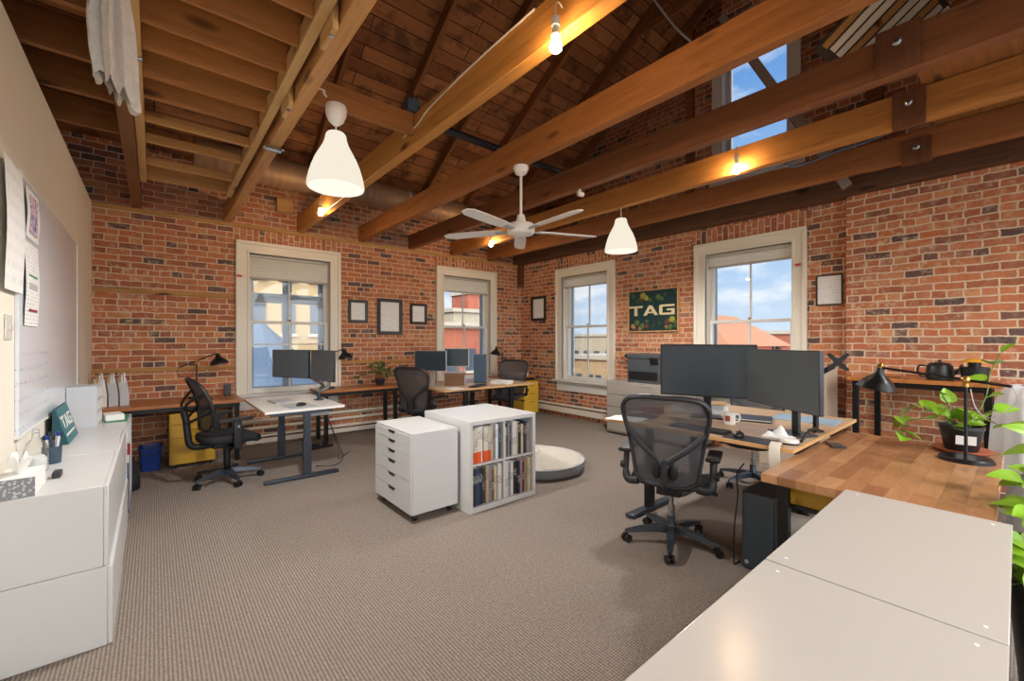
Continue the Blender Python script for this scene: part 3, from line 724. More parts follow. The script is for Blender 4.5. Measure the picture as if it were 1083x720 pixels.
mb = MB(); mb.box(-150, 220, -150, 250, -11.3, -11); struct(mb.build('ground', M['o_ground']))
building('building', 0, 13.2, 24, 34, 8.5, M['o_tan'], 'tan stone block with many windows outside the window behind the small desk', ([-5.4+1.35*k for k in range(9)], [-4.2, -1.2, 1.8, 4.6], .62, 1.5))
t = thing('turret_building', 'blue grey slate turret roof low outside the small desk window', 'building', (2.7, 16.2, -11), 0, 'buildings outside the windows')
mb = MB(); mb.lathe([(2.0, 0), (2.0, 10.8), (2.1, 10.9)], 12); mb.build('tower_wall', M['o_slate'], t); mb = MB(); mb.lathe([(2.3, 10.9), (.05, 13.1)], 12); mb.build('cone_roof', M['o_slate'], t)
building('building', 14, 22, 24, 32, 2.4, M['o_brick'], 'orange brick building outside the window near the back corner', ([-3+1.5*k for k in range(5)], [-3.4, -.6], .8, 1.5))
building('building', 24, 40, 38, 43.5, 4.6, M['o_tan2'], 'pale stone building behind the orange brick building', ([-7+1.8*k for k in range(8)], [-1.8, 1.2], .8, 1.6))
building('penthouse', 30, 36, 44.2, 48, 7.4, M['o_brick'], 'square brick rooftop structure above the pale stone building', None)
building('building', 12, 18, 40, 52, 7.0, M['o_white'], 'white building far behind the orange brick building', ([-2.2, 0, 2.2], [1.2, 3.8], .9, 1.6))
building('building', 30, 42, 18, 27.2, -.1, M['o_tan'], 'tan building with paired windows outside the window above the baseboard heater', ([-3.6, -2.7, -1.2, -.3, 1.2, 2.1, 3.4], [-3.3], .6, 1.7), '-x')
building('building', 26, 29, 16, 26, -4.6, M['o_roof'], 'low flat brown roof in front of the tan building', None, cornice=M['o_roof'])
building('building', 50, 64, 30, 48, 2.2, M['o_tan2'], 'long pale building on the skyline beyond the tan building', ([-7+2*k for k in range(8)], [-1.6], 1, 1.5), '-x')
building('building', 24, 36, 4, 9.8, -.2, M['o_roof'], 'brick warehouse with red roof outside the window behind the big monitors', ([-2.2, -.8, .8, 2.2], [-3.2], .8, 1.4), '-x', cornice=M['o_brick'])
building('building', 24, 33, 10.2, 15.5, 1.1, M['o_brick'], 'taller red brick building left of the brick warehouse', ([-1.8, 0, 1.8], [-2.4], .8, 1.5), '-x', roof='hip')
building('building', 52, 70, 8, 26, 2.3, M['o_brick'], 'long brick building far beyond the red warehouse roof', ([-7+2*k for k in range(8)], [-1.4], 1, 1.5), '-x')
rnd = random.Random(11); mb = MB()
def hill(u, v):
    a = -.3+u*2.0; R = 150; return (R*sin(a+.2), R*cos(a+.2), -11+(14+3*sin(a*9)+1.6*sin(a*23))*(1-abs(2*v-1)**1.0) if True else 0) if False else ((R+30*v)*sin(a+.2), (R+30*v)*cos(a+.2), -11+(14.5+2.0*sin(a*9)+1.2*sin(a*23+1))*sin(pi*v))
mb.grid(hill, 60, 7); struct(mb.build('hills', plain('far_trees', (112, 128, 112), .9, var=.2, vs=.2)))
# sun and sky
sun = bpy.data.lights.new('sun', 'SUN'); sun.energy = 1.9; sun.angle = radians(1.0); sun.color = (1, .93, .82)
so = bpy.data.objects.new('sun', sun); COL.objects.link(so); so.rotation_euler = Vector((.86, .32, -.75)).to_track_quat('-Z', 'Y').to_euler()
w = bpy.data.worlds.new('sky'); scn.world = w; w.use_nodes = True; nt = w.node_tree; nt.nodes.clear()
class WT_(NT):
    def __init__(s, t): s.t = t
W = WT_(nt); tc = W.n('TexCoord'); dv = tc.outputs['Generated']
sp = W.n('SeparateXYZ'); W.set(sp.inputs[0], dv)
mp = W.n('Mapping'); mp.inputs['Scale'].default_value = (1, 1, 2.6); W.set(mp.inputs[0], dv)
cl_ = W.noise(mp.outputs[0], 5.5, 6, .58, .3)
base = W.ramp(sp.outputs['Z'], [(0.0, lin((212, 226, 240))), (.14, lin((178, 206, 236))), (.5, lin((104, 156, 218))), (1.0, lin((62, 112, 190)))])
cm = W.math('MULTIPLY', W.ramp(cl_, [(.46, 0.0), (.60, 1.0)]), W.ramp(sp.outputs['Z'], [(0, 1.0), (.28, .9), (.6, .35)]))
sky = W.mix(cm, base, lin((238, 242, 248)))
# bright lobe added to the sky behind the camera, fills the room through the open rear
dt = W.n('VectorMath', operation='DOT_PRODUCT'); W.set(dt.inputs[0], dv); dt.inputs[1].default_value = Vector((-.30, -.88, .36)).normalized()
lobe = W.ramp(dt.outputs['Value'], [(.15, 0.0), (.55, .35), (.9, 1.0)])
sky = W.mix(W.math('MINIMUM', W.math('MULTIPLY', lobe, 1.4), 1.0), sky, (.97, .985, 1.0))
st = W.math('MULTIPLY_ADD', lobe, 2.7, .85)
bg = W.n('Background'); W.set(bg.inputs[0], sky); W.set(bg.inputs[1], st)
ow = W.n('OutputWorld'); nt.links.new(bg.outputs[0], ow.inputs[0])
scn.view_settings.view_transform = 'Standard'; scn.view_settings.look = 'None'; scn.view_settings.gamma = 1
scn.view_settings.exposure = 0.47; scn.view_settings.use_curve_mapping = False
scn.cycles.use_denoising = True; scn.cycles.max_bounces = 8; scn.cycles.diffuse_bounces = 5; scn.cycles.transparent_max_bounces = 16
scn.cycles.sample_clamp_indirect = 6.0
# ================================================================== furniture
# ---- office chairs (face local +x, base centre at the origin)
def star_base(t, a0, m, capm, r=.315, hub=.035):
    for k in range(5):
        a = a0+2*pi*k/5; c, s = cos(a), sin(a)
        def sec(d, z, w, h): return [(d*c-s*y*w, d*s+c*y*w, z+q*h) for y, q in ((-1, -1), (1, -1), (.75, 1), (-.75, 1))]
        mb = MB(); mb.loft([sec(.02, .105, .030, .024), sec(.10, .108, .029, .022), sec(.22, .096, .024, .016), sec(r-.02, .082, .019, .011), sec(r+.012, .078, .012, .008)])
        mb.build('base_arm', m, t, ang=50)
        b = a+.5; ox, oy = c*r, s*r
        mb = MB()
        for q in (-1, 1):
            p = Vector((ox-sin(b)*q*.018, oy+cos(b)*q*.018, .029)); d = Vector((-sin(b), cos(b), 0))*q*.009
            mb.cyl(p-d, p+d, .028, n=18)
        mb.cyl((ox, oy, .03), (ox, oy, .085), .009, n=10)
        mb.cyl((ox+sin(b)*.02, oy-cos(b)*.02, .029), (ox-sin(b)*.02, oy+cos(b)*.02, .029), .012, n=10)
        mb.build('caster', M['black'], t)
    mb = MB(); mb.lathe([(.03, .075), (hub+.006, .085), (hub+.004, .13), (.028, .145), (.028, .20)], 20); mb.build('base_hub', capm, t)
    mb = MB(); mb.cyl((0, 0, .19), (0, 0, .385), .016, n=16); mb.cyl((0, 0, .19), (0, 0, .27), .024, n=16); mb.build('gas_lift', M['steel'] if capm is M['gunmetal'] else M['black'], t)

def back_shell(t, half, xf, rt, frame_m, mesh_m, closed_r=None):
    """half: (y,z) outline from bottom centre to top centre; xf(y,z): depth"""
    P = [(y, z) for y, z in half]; full = P+[(-y, z) for y, z in P[-2:0:-1]]
    C = catmull([(0, y, z) for y, z in full], 7, True)
    ring = [(xf(p.y, p.z), p.y, p.z) for p in C]
    mb = MB(); mb.tube(ring, rt if not callable(rt) else [rt(p) for p in C], 10, closed=True, flat=.75); mb.build('back_frame', frame_m, t, ang=60)
    zc = sum(p.z for p in C)/len(C); n = len(C)
    def fn(u, v):
        p = C[int(round(u*n)) % n]; k = 1-v*.999; y = p.y*k; z = zc+(p.z-zc)*k
        return (xf(y, z)+.004, y, z)
    mb = MB(); mb.grid(fn, n, 9, cu=True); mb.build('back_mesh', mesh_m, t, ang=80)

def seat_pad(t, z, dx0, dx1, w, m, th=.05, name='seat'):
    out = []
    for k in range(40):
        a = 2*pi*k/40; c, s = cos(a), sin(a); e = .42
        out.append(((abs(c)**e)*(1 if c > 0 else -1), (abs(s)**e)*(1 if s > 0 else -1)))
    rings = []
    for q, (sc, zz) in enumerate(((.90, -th), (.99, -th*.75), (1.0, -th*.35), (.97, -.006), (.88, 0), (.5, -.004), (.02, -.008))):
        r = []
        for a, b in out:
            x = (dx0+dx1)/2+(dx1-dx0)/2*a*sc; y = w/2*b*sc
            fx = (x-dx0)/(dx1-dx0)
            r.append((x, y, z+zz-.045*max(0, fx-.62)**1.6*4+.012*(abs(y)/(w/2))**2))
        rings.append(r)
    mb = MB(); mb.loft(rings); mb.build(name, m, t, ang=60)

def aeron(label, loc, rz, group='grey mesh office chairs', a0=.76):
    t = thing('office_chair', label, 'office chair', loc, rz, group)
    star_base(t, a0, M['gunmetal'], M['gunmetal'])
    mb = MB(); mb.box(-.13, .12, -.085, .085, .37, .43, .02); mb.box(-.20, -.10, -.05, .05, .40, .46, .015); mb.build('tilt_mechanism', M['black'], t)
    for y in (-.15, .15):
        mb = MB(); mb.tube([(.02, y*.5, .40), (.03, y*1.3, .395), (.03, y*1.75, .39)], .007, 8); mb.cyl((.03, y*1.6, .39), (.03, y*2.0, .388), .013, n=12); mb.build('lever', M['black'], t)
    # seat: frame ring with taut mesh
    out = []
    for k in range(44):
        a = 2*pi*k/44; c, s = cos(a), sin(a); e = .5
        x = .03+.235*(abs(c)**e)*(1 if c > 0 else -1); y = .25*(abs(s)**e)*(1 if s > 0 else -1)
        out.append((x, y, .465-.05*max(0, (x-.12)/.15)**2+.012*(abs(y)/.25)**2))
    mb = MB(); mb.tube(out, .017, 8, closed=True); mb.build('seat_frame', M['dgrey'], t, ang=60)
    n = len(out)
    def sf(u, v):
        p = out[int(round(u*n)) % n]; k = 1-v*.999; x = .03+(p[0]-.03)*k; y = p[1]*k
        return (x, y, .452+(p[2]-.452)*k*k)
    mb = MB(); mb.grid(sf, n, 7, cu=True); mb.build('seat', M['meshL'], t, ang=80)
    half = [(0, .475), (.13, .478), (.195, .52), (.212, .60), (.228, .70), (.25, .82), (.272, .93), (.27, 1.01), (.215, 1.065), (.10, 1.08), (0, 1.078)]
    xf = lambda y, z: -.235-.19*(z-.5)+.55*y*y+.035*sin((z-.48)*5.2)
    back_shell(t, half, xf, lambda p: .0155+.006*max(0, min(1, (p.z-.75)*4)), M['dgrey'], M['mesh'])
    sup = thing_part = None
    mb = MB()
    for s in (-1, 1):
        mb.tube(catmull([(xf(.245, .84)-.012, s*.243, .84), (xf(.15, .73)-.04, s*.15, .745), (xf(.05, .66)-.055, s*.045, .665), (xf(0, .63)-.055, s*.018, .63)], 6), [.013]*18+[.016], 8, flat=1.5)
    mb.tube(catmull([(xf(0, .65)-.055, 0, .66), (xf(0, .58)-.06, 0, .57), (xf(0, .5)-.04, 0, .49), (-.16, 0, .43)], 6), [.028]*10+[.034]*9, 10, flat=.55)
    mb.build('back_support', M['dgrey'], t, ang=60)
    for s in (-1, 1):
        mb = MB(); mb.sphere((xf(0, .58)-.028, s*.052, .585), .05, 16, (.25, .6, 1.25)); mb.build('lumbar_pad', M['black'], t, ang=80)
    for s in (-1, 1):
        mb = MB(); y = s*.285
        mb.tube(catmull([(-.19, s*.19, .475), (-.18, s*.26, .47), (-.155, y, .52), (-.14, y, .60), (-.125, y, .66)], 5), [.024]*10+[.019]*11, 10, flat=1.25); 
        o = mb.build('arm', M['dgrey'], t, ang=60)
        mb = MB(); mb.lathe([(.001, -.016), (.026, -.014), (.028, .014), (.001, .016)], 16, Matrix.Translation((-.145, y+s*.022, .56)) @ Matrix.Rotation(pi/2, 4, 'X')); mb.build('arm_knob', M['black'], o)
        mb = MB(); mb.box(-.20, .06, y-.045, y+.045, .66, .688, .013, seg=3); mb.build('arm_pad', M['black'], o, ang=60)
    return t

def task_chair(label, loc, rz):
    t = thing('office_chair', label, 'office chair', loc, rz, 'black office chairs')
    star_base(t, .95, M['gunmetal'], M['blackm'], .30, .04)
    mb = MB(); mb.cyl((0, 0, .18), (0, 0, .36), .032, n=16); mb.build('lift_cover', M['black'], t)
    mb = MB(); mb.box(-.14, .13, -.09, .09, .36, .41, .02); mb.build('tilt_mechanism', M['black'], t)
    mb = MB(); mb.tube([(.02, -.05, .37), (.03, -.2, .36)], .006, 8); mb.cyl((.03, -.19, .36), (.03, -.25, .358), .012, n=10); mb.build('lever', M['black'], t)
    seat_pad(t, .50, -.24, .27, .50, M['fabric_black'], .085)
    half = [(0, .56), (.12, .565), (.19, .62), (.215, .72), (.222, .82), (.205, .93), (.16, 1.02), (.08, 1.065), (0, 1.075)]
    xf = lambda y, z: -.22-.22*(z-.56)-.12*(z-.56)**2+.8*y*y+.05*sin((z-.54)*4.5)
    back_shell(t, half, xf, .017, M['black'], M['meshL'])
    mb = MB(); mb.tube(catmull([(-.06, 0, .40), (-.24, 0, .395), (-.315, 0, .43), (-.335, 0, .54), (-.345, 0, .66), (-.37, 0, .78)], 6), [.03]*31, 10, flat=1.0); mb.build('back_spine', M['black'], t, ang=60)
    for s in (-1, 1):
        mb = MB(); mb.tube(catmull([(-.345, s*.01, .64), (-.31, s*.10, .68), (xf(.2, .76)-.01, s*.205, .76)], 6), .014, 8)
        mb.tube(catmull([(-.365, s*.01, .76), (-.36, s*.08, .84), (xf(.19, .94)-.01, s*.19, .945)], 6), .012, 8); mb.build('back_support', M['black'], t, ang=60)
    for s in (-1, 1):
        y = s*.29; mb = MB(); mb.box(-.035, .035, y-.02, y+.02, .38, .655, .012); mb.box(-.03, .03, min(y, s*.10), max(y, s*.10), .375, .40, .006); o = mb.build('arm', M['black'], t)
        mb = MB(); mb.prism([(-.17, -.028), (-.10, -.042), (.06, -.045), (.13, -.035), (.15, 0), (.13, .035), (.06, .045), (-.10, .042), (-.17, .028)], .655, .685, Matrix.Translation((0, y, 0)), .008); mb.build('arm_pad', M['black'], o)
        mb = MB(); mb.cyl((0, y+s*.018, .60), (0, y+s*.03, .60), .013, n=12); mb.build('arm_button', M['steel'], o)
    return t
M['fabric_black'] = plain('black_fabric', (30, 31, 36), .85, var=.2, vs=60, bump=.2)

aeron('grey mesh office chair with its back to the camera, at the two big monitors', (2.84, 1.60, 0), radians(20))
aeron('mesh office chair behind the big monitors, seen under the oak desk', (4.62, 1.72, 0), radians(190))
aeron('dark mesh office chair at the left end of the back desks by the window', (2.92, 5.42, 0), radians(24))
aeron('mesh office chair facing the room at the right end of the back desks', (4.85, 5.85, 0), radians(212))
task_chair('black mesh task chair with armrests at the small white standing desk', (.577, 5.27, 0), radians(11.5))

# ---- desks
def top(t, x0, x1, y0, y1, z, m, edge=None, th=.025):
    mb = MB(); mb.box(x0, x1, y0, y1, z-th, z, .003); o = mb.build('tabletop', m, t)
    if edge:
        mb = MB()
        mb.box(x0-.002, x1+.002, y0-.002, y0+.0, z-th+.001, z-.002); mb.build('edge_band', edge, o)
        mb = MB(); mb.box(x0-.002, x0, y0, y1, z-th+.001, z-.002); mb.build('edge_band', edge, o)
def t_leg(t, x0, x1, y, z, xl, m, fm):
    mb = MB(); mb.box(xl-.04, xl+.04, y-.028, y+.028, .03, z*.55, .004); mb.box(xl-.033, xl+.033, y-.022, y+.022, z*.5, z-.05, .004); o = mb.build('leg', m, t)
    mb = MB(); mb.box(x0, x1, y-.035, y+.035, .004, .034, .006); mb.build('foot', fm, o)
    mb = MB(); mb.box(x0+.06, x1-.06, y-.025, y+.025, z-.055, z-.026, .003); mb.build('top_bracket', m, o)
t = thing('standing_desk', 'small white standing desk with dark steel legs by the left window', 'desk', (1.22, 5.45, 0))
top(t, -.38, .40, -.64, .70, .735, M['laminate_w'])
t_leg(t, -.38, .34, -.60, .735, .02, M['gunmetal'], M['gunmetal']); t_leg(t, -.38, .30, .38, .735, -.02, M['gunmetal'], M['gunmetal'])
mb = MB(); mb.beam((0, -.6, .69), (0, .38, .69), .05, .03); mb.build('crossbar', M['gunmetal'], t)
mb = MB(); mb.box(.10, .30, -.42, -.16, .61, .69, .01); mb.build('cable_tray', M['grey'], t)
def desk_pair(x0, x1, x2, y0, y1, z, l1, l2, tm):
    res = []
    for a, b, l in ((x0, x1-.004, l1), (x1+.004, x2, l2)):
        c = (a+b)/2; t = thing('desk', l, 'desk', (c, (y0+y1)/2, 0), 0, 'facing office desks')
        top(t, a-c, b-c, -(y1-y0)/2, (y1-y0)/2, z, tm, M['oak_edge'])
        for s in (-1, 1):
            q = (y1-y0)/2-(.20 if s > 0 else .045); t_leg(t, -.32, .30, s*q, z, -.02, M['blackm'], M['gunmetal'])
        mb = MB(); mb.beam((0, -(y1-y0)/2+.045, z-.06), (0, (y1-y0)/2-.20, z-.06), .06, .03); mb.build('crossbar', M['blackm'], t)
        res.append(t)
    return res
desk_pair(2.90, 3.67, 4.44, .86, 2.24, .80, 'pale oak topped desk carrying the two big monitors and a mug', 'pale oak topped desk behind the two big monitors, beside the brick chimney', M['woodtop_y'])
desk_pair(2.97, 3.74, 4.62, 4.92, 6.20, .78, 'oak topped desk at the back carrying the walnut box and small monitors', 'oak topped desk at the back corner in front of the yellow cabinet', M['woodtop_y'])

def worktop(x0, x1, y0, y1, z, legs, label, th=.035):
    t = thing('worktop', label, 'worktop', ((x0+x1)/2, (y0+y1)/2, 0)); a, b = (x1-x0)/2, (y1-y0)/2
    mb = MB(); mb.box(-a, a, -b, b, z-th, z, .004); mb.build('tabletop', M['topwood'], t)
    mb = MB(); mb.beam((-a+.03, -b+.08, z-th-.025), (a-.03, -b+.08, z-th-.025), .03, .05); mb.build('front_rail', M['blackm'], t)
    for x in legs:
        for y in (-b+.08, b-.08):
            mb = MB(); mb.box(x-(x0+x1)/2-.025, x-(x0+x1)/2+.025, y-.025, y+.025, 0, z-th, .003); mb.build('leg', M['blackm'], t)
        mb = MB(); mb.beam((x-(x0+x1)/2, -b+.1, z-th-.02), (x-(x0+x1)/2, b-.1, z-th-.02), .04, .04); mb.build('side_rail', M['blackm'], t)
worktop(-.535, .83, 6.03, 6.78, .74, (-.48, .77), 'acacia worktop along the left back wall over the mustard cabinet')
worktop(1.75, 3.02, 6.18, 6.71, .75, (1.85, 2.88), 'acacia worktop under the framed certificates with trailing plant')
worktop(4.95, 5.86, 6.22, 6.69, .75, (5.0, 5.832), 'wood worktop in the far corner over the yellow cabinet')

def pedestal(x0, x1, y0, y1, z, m, label, drawers):
    t = thing('filing_cabinet', label, 'filing cabinet', ((x0+x1)/2, (y0+y1)/2, 0)); a, b = (x1-x0)/2, (y1-y0)/2
    mb = MB(); mb.box(-a, a, -b+.012, b, .045, z, .006); mb.build('body', m, t)
    zz = z-.012-drawers[0]*0
    top_ = z-.03
    for h in drawers:
        mb = MB(); mb.box(-a+.012, a-.012, -b-.006, -b+.011, top_-h+.006, top_, .004); o = mb.build('drawer', m, t)
        mb = MB(); mb.box(-.06, .06, -b-.022, -b-.006, top_-.055, top_-.043, .003); mb.build('handle', M['brass'] if m is M['yellow2'] else m, o)
        mb = MB(); mb.box(-a+.04, -a+.10, -b-.009, -b-.006, top_-.08, top_-.03, .001); mb.build('label_holder', m, o)
        top_ -= h
    for x in (-a+.05, a-.05):
        for y in (-b+.06, b-.06):
            mb = MB(); mb.cyl((x-.012, y, .023), (x+.012, y, .023), .0225, n=14); mb.build('caster', M['black'], t)
    return t
pedestal(.13, .56, 6.12, 6.64, .62, M['yellow'], 'mustard yellow rolling cabinet under the left worktop behind the task chair', (.10, .15, .30))
pedestal(5.42, 5.80, 6.08, 6.52, .66, M['yellow2'], 'bright yellow rolling cabinet in the far corner under the worktop', (.16, .16, .27))

# lateral files by the right wall
t = thing('lateral_file', 'taupe metal lateral file cabinet under the printer by the right wall', 'file cabinet', (5.68, 3.45, 0))
mb = MB(); mb.box(-.22, .26, -.72, .72, .03, .82, .006); mb.build('body', M['taupe'], t)
for i in range(4):
    z = .06+i*.188; mb = MB(); mb.box(-.236, -.221, -.70, .70, z, z+.178, .004); o = mb.build('drawer', M['taupe'], t)
    mb = MB(); mb.box(-.246, -.236, -.08, .08, z+.150, z+.163, .003); mb.build('handle', M['silver'], o)
M['printer'] = plain('printer_grey', (70, 75, 80), .4)
t = thing('printer', 'dark grey printer on top of the taupe file cabinet', 'printer', (5.70, 3.55, .82))
mb = MB(); mb.box(-.20, .20, -.27, .27, .0, .36, .012); mb.build('body', M['printer'], t)
mb = MB(); mb.box(-.21, .21, -.275, .275, .361, .43, .014); mb.build('scanner_lid', M['printer'], t)
mb = MB(); mb.box(-.207, -.2, -.24, .24, .05, .17, .004); mb.build('paper_tray', M['black'], t)
mb = MB(); mb.obox((-.22, -.19, .33), (.02, .12, .10), (0, radians(-20), 0), .006); mb.build('control_panel', M['black'], t)
t = thing('file_box_cabinet', 'tall beige metal cabinet behind the right big monitor', 'cabinet', (5.58, 1.58, 0))
mb = MB(); mb.box(-.22, .24, -.29, .35, 0, 1.16, .008); mb.build('body', M['beige'], t)
for z0, z1 in ((.05, .43), (.45, .80), (.82, 1.14)):
    mb = MB(); mb.box(-.236, -.221, -.28, .34, z0, z1, .004); mb.build('drawer', M['beige'], t)

# ---- white drawer unit and cube shelf
t = thing('drawer_unit', 'white six-drawer cabinet on casters in front of the cube bookshelf', 'drawer unit', (1.775, 3.42, 0))
mb = MB(); mb.box(-.215, .205, -.35, .35, .065, .695, .003); mb.build('carcass', M['white'], t)
mb = MB(); mb.box(-.222, .208, -.353, .353, .695, .712, .003); mb.build('top', M['white'], t)
hs = [.078, .085, .085, .112, .118, .145]; z = .692
for i, h in enumerate(hs):
    mb = MB(); mb.box(-.232, -.216, -.348, .348, z-h+.003, z, .002); o = mb.build('drawer', M['white'], t)
    mb = MB(); mb.prism([(-.07, 0), (.07, 0), (.045, -.022), (-.045, -.022)], 0, .003, Matrix(((0, 0, -1, -.2321), (1, 0, 0, 0), (0, 1, 0, z-.001), (0, 0, 0, 1)))); mb.build('handle_cutout', M['black'], o)
    z -= h
for x in (-.17, .16):
    for y in (-.29, .29):
        mb = MB(); mb.cyl((x-.014, y, .026), (x+.014, y, .026), .026, n=16); mb.box(x-.02, x+.02, y-.02, y+.02, .045, .066, .003); mb.build('caster', M['black'], t)
SX0, SX1, SY0, SY1, SZ = 2.005, 2.755, 2.93, 3.70, .77
t = thing('cube_bookshelf', 'white two by two cube bookshelf full of books, beside the drawer unit', 'bookshelf', ((SX0+SX1)/2, SY0, 0))
a = (SX1-SX0)/2; D = SY1-SY0
for nm, bx in (('side_panel', (-a, -a+.035, 0, D, 0, SZ-.035)), ('side_panel', (a-.035, a, 0, D, 0, SZ-.035)), ('top_panel', (-a, a, 0, D, SZ-.0345, SZ)), ('bottom_panel', (-a+.0355, a-.0355, 0, D, .0, .045)),
               ('shelf', (-a+.0355, a-.0355, .004, D, .388, .405)), ('divider', (-.009, .009, .003, D, .4055, SZ-.035)), ('divider', (-.009, .009, .003, D, .0455, .3875)), ('centre_panel', (-a+.0355, a-.0355, .36, .376, .046, SZ-.036))):
    mb = MB(); mb.box(*bx, .0015, seg=1); mb.build(nm, M['white'], t)
ORD = ['leftmost', 'second', 'third', 'fourth', 'fifth', 'sixth', 'seventh', 'eighth', 'ninth', 'tenth', 'eleventh', 'twelfth', 'thirteenth']
BC = dict(orange=((226, 92, 40), (214, 208, 196)), white=((226, 226, 222), (226, 226, 222)), cream=((208, 192, 162), (208, 192, 162)), grey=((140, 142, 146), (150, 150, 152)), black=((36, 38, 44), (36, 38, 44)), navy=((44, 62, 86), (44, 62, 86)),
          blue=((74, 116, 150), (74, 116, 150)), pink=((196, 132, 146), (196, 132, 146)), brown=((116, 88, 66), (116, 88, 66)), tan=((176, 152, 122), (176, 152, 122)))
bm_cache = {}
def book_mat(c):
    if c not in bm_cache:
        t_ = NT('book_'+c); tc_ = t_.n('TexCoord'); sp_ = t_.n('SeparateXYZ'); t_.set(sp_.inputs[0], tc_.outputs['Object'])
        lo_, hi_ = BC[c]; z_ = sp_.outputs['Z']
        col = t_.mix(t_.math('GREATER_THAN', z_, .095), lin(lo_), lin(hi_)) if c == 'orange' else lin(lo_)
        oi_ = t_.n('ObjectInfo'); b0 = t_.math('MULTIPLY_ADD', oi_.outputs['Random'], .12, .09)
        band = t_.math('MULTIPLY', t_.math('GREATER_THAN', z_, b0), t_.math('LESS_THAN', z_, t_.math('ADD', b0, .07)))
        mp_ = t_.n('Mapping'); mp_.inputs['Scale'].default_value = (120, 120, 70); t_.set(mp_.inputs[0], tc_.outputs['Object'])
        ink = t_.math('MULTIPLY', band, t_.math('GREATER_THAN', t_.noise(mp_.outputs[0], 1, 1), .52))
        dk = sum(lo_) < 330
        hs_ = t_.n('HueSaturation'); t_.set(hs_.inputs['Color'], col); t_.set(hs_.inputs['Value'], t_.math('MULTIPLY_ADD', oi_.outputs['Random'], .35, .75)); col = hs_.outputs[0]
        col = t_.mix(t_.math('MULTIPLY', ink, .55), col, lin((220, 216, 204)) if dk else lin((40, 42, 52)))
        bm_cache[c] = t_.bsdf(col, .5)
    return bm_cache[c]
def books(x0, x1, z0, zmax, spec, where, lean_last=0):
    n = len(spec); W = x1-x0; tot = sum(s[1] for s in spec); k = W*.97/tot; x = x0+.002; seen = {}
    cnt = {}
    for s in spec: cnt[s[0]] = cnt.get(s[0], 0)+1
    for i, (c, w_, h, ln) in enumerate(spec):
        w2 = w_*k-.003; h2 = min(h, zmax-z0-.012); d = .20+.05*((i*7) % 5)/5
        nm = {'orange': 'orange and white'}.get(c, c)
        o = thing('book', '%s book, %s from left in the %s cube of the white bookshelf' % (nm, ORD[i], where) if i else '%s book, leftmost in the %s cube of the white bookshelf' % (nm, where), 'book', (x+w2/2, SY0+.02+.006*((i*5) % 4), z0), 0, 'books in the %s cube' % where)
        mb = MB(); mb.box(-w2/2, w2/2, 0, d, 0, h2, .0015, seg=1)
        cov = mb.build('cover', book_mat(c), o)
        mb = MB(); mb.box(-w2/2+.003, w2/2-.003, .006, d+.001, h2-.001, h2+.0006); mb.build('page_block', M['paper'], o)
        x += w_*k
XL0, XL1, XR0, XR1 = SX0+.036, (SX0+SX1)/2-.0095, (SX0+SX1)/2+.0095, SX1-.036
b_ = lambda s: [(c, w_, h, 0) for c, w_, h in s]
books(XL0, XL1, .4055, .733, b_([('orange', .022, .285), ('orange', .028, .30), ('orange', .032, .305), ('white', .012, .31), ('orange', .034, .30), ('orange', .03, .295), ('cream', .016, .31), ('grey', .018, .30), ('white', .02, .31), ('blue', .018, .285), ('black', .012, .27)]), 'upper left')
books(XR0, XR1, .4055, .733, b_([('cream', .02, .27), ('black', .016, .30), ('grey', .022, .30), ('navy', .014, .28), ('white', .045, .31), ('tan', .018, .295), ('black', .03, .29), ('cream', .026, .27), ('navy', .02, .30), ('tan', .018, .27), ('grey', .02, .285)]), 'upper right')
books(XL0, XL1, .0455, .386, b_([('black', .03, .32), ('navy', .034, .315), ('black', .026, .32), ('navy', .018, .30), ('tan', .022, .315), ('grey', .03, .31), ('brown', .02, .28), ('cream', .024, .30), ('white', .03, .315)]), 'lower left')
books(XR0, XR1, .0455, .386, b_([('white', .04, .32), ('grey', .022, .30), ('white', .03, .30), ('black', .036, .295), ('navy', .02, .30), ('pink', .024, .31), ('black', .022, .28), ('tan', .022, .30), ('cream', .03, .31)]), 'lower right')
# ---- round floor cushion
t = thing('dog_bed', 'round grey and cream floor cushion on the carpet right of the bookshelf', 'cushion', (3.36, 3.53, 0))
mb = MB(); mb.grid(lambda u, v: tuple((lambda R, z: (R*(1+.012*sin(2*pi*u*9+1)+.008*sin(2*pi*u*17))*cos(2*pi*u), R*(1+.012*sin(2*pi*u*9+1)+.008*sin(2*pi*u*17))*sin(2*pi*u), z))(*[(.46, 0), (.515, .02), (.532, .06), (.525, .10), (.50, .125)][int(round(v*4))])), 72, 5, cu=True); mb.build('side_band', M['felt'], t, ang=60)
M['cushion'] = plain('cream_plush', (206, 200, 188), .95, var=.1, vs=16, bump=.5, bs=60)
rnd = random.Random(4)
def cu(u, v):
    r = .517*(1-v*.999); a = 2*pi*u
    return (r*cos(a), r*sin(a), .118+.082*(1-(r/.517)**2.4)+.010*sin(3*a+9*r)*min(1, v*4)+.012*sin(19*r+5*a)*sin(4*a+1)*min(1, v*4)*(r/.517)+.007*sin(31*r-7*a)*min(1, v*4)*(r/.517))
mb = MB(); mb.grid(cu, 56, 14, cu=True); mb.build('top_cover', M['cushion'], t, ang=80)
mb = MB(); mb.tube([(.52*cos(2*pi*k/48), .52*sin(2*pi*k/48), .118) for k in range(48)], .007, 6, closed=True); mb.build('piping', M['grey'], t, ang=80)

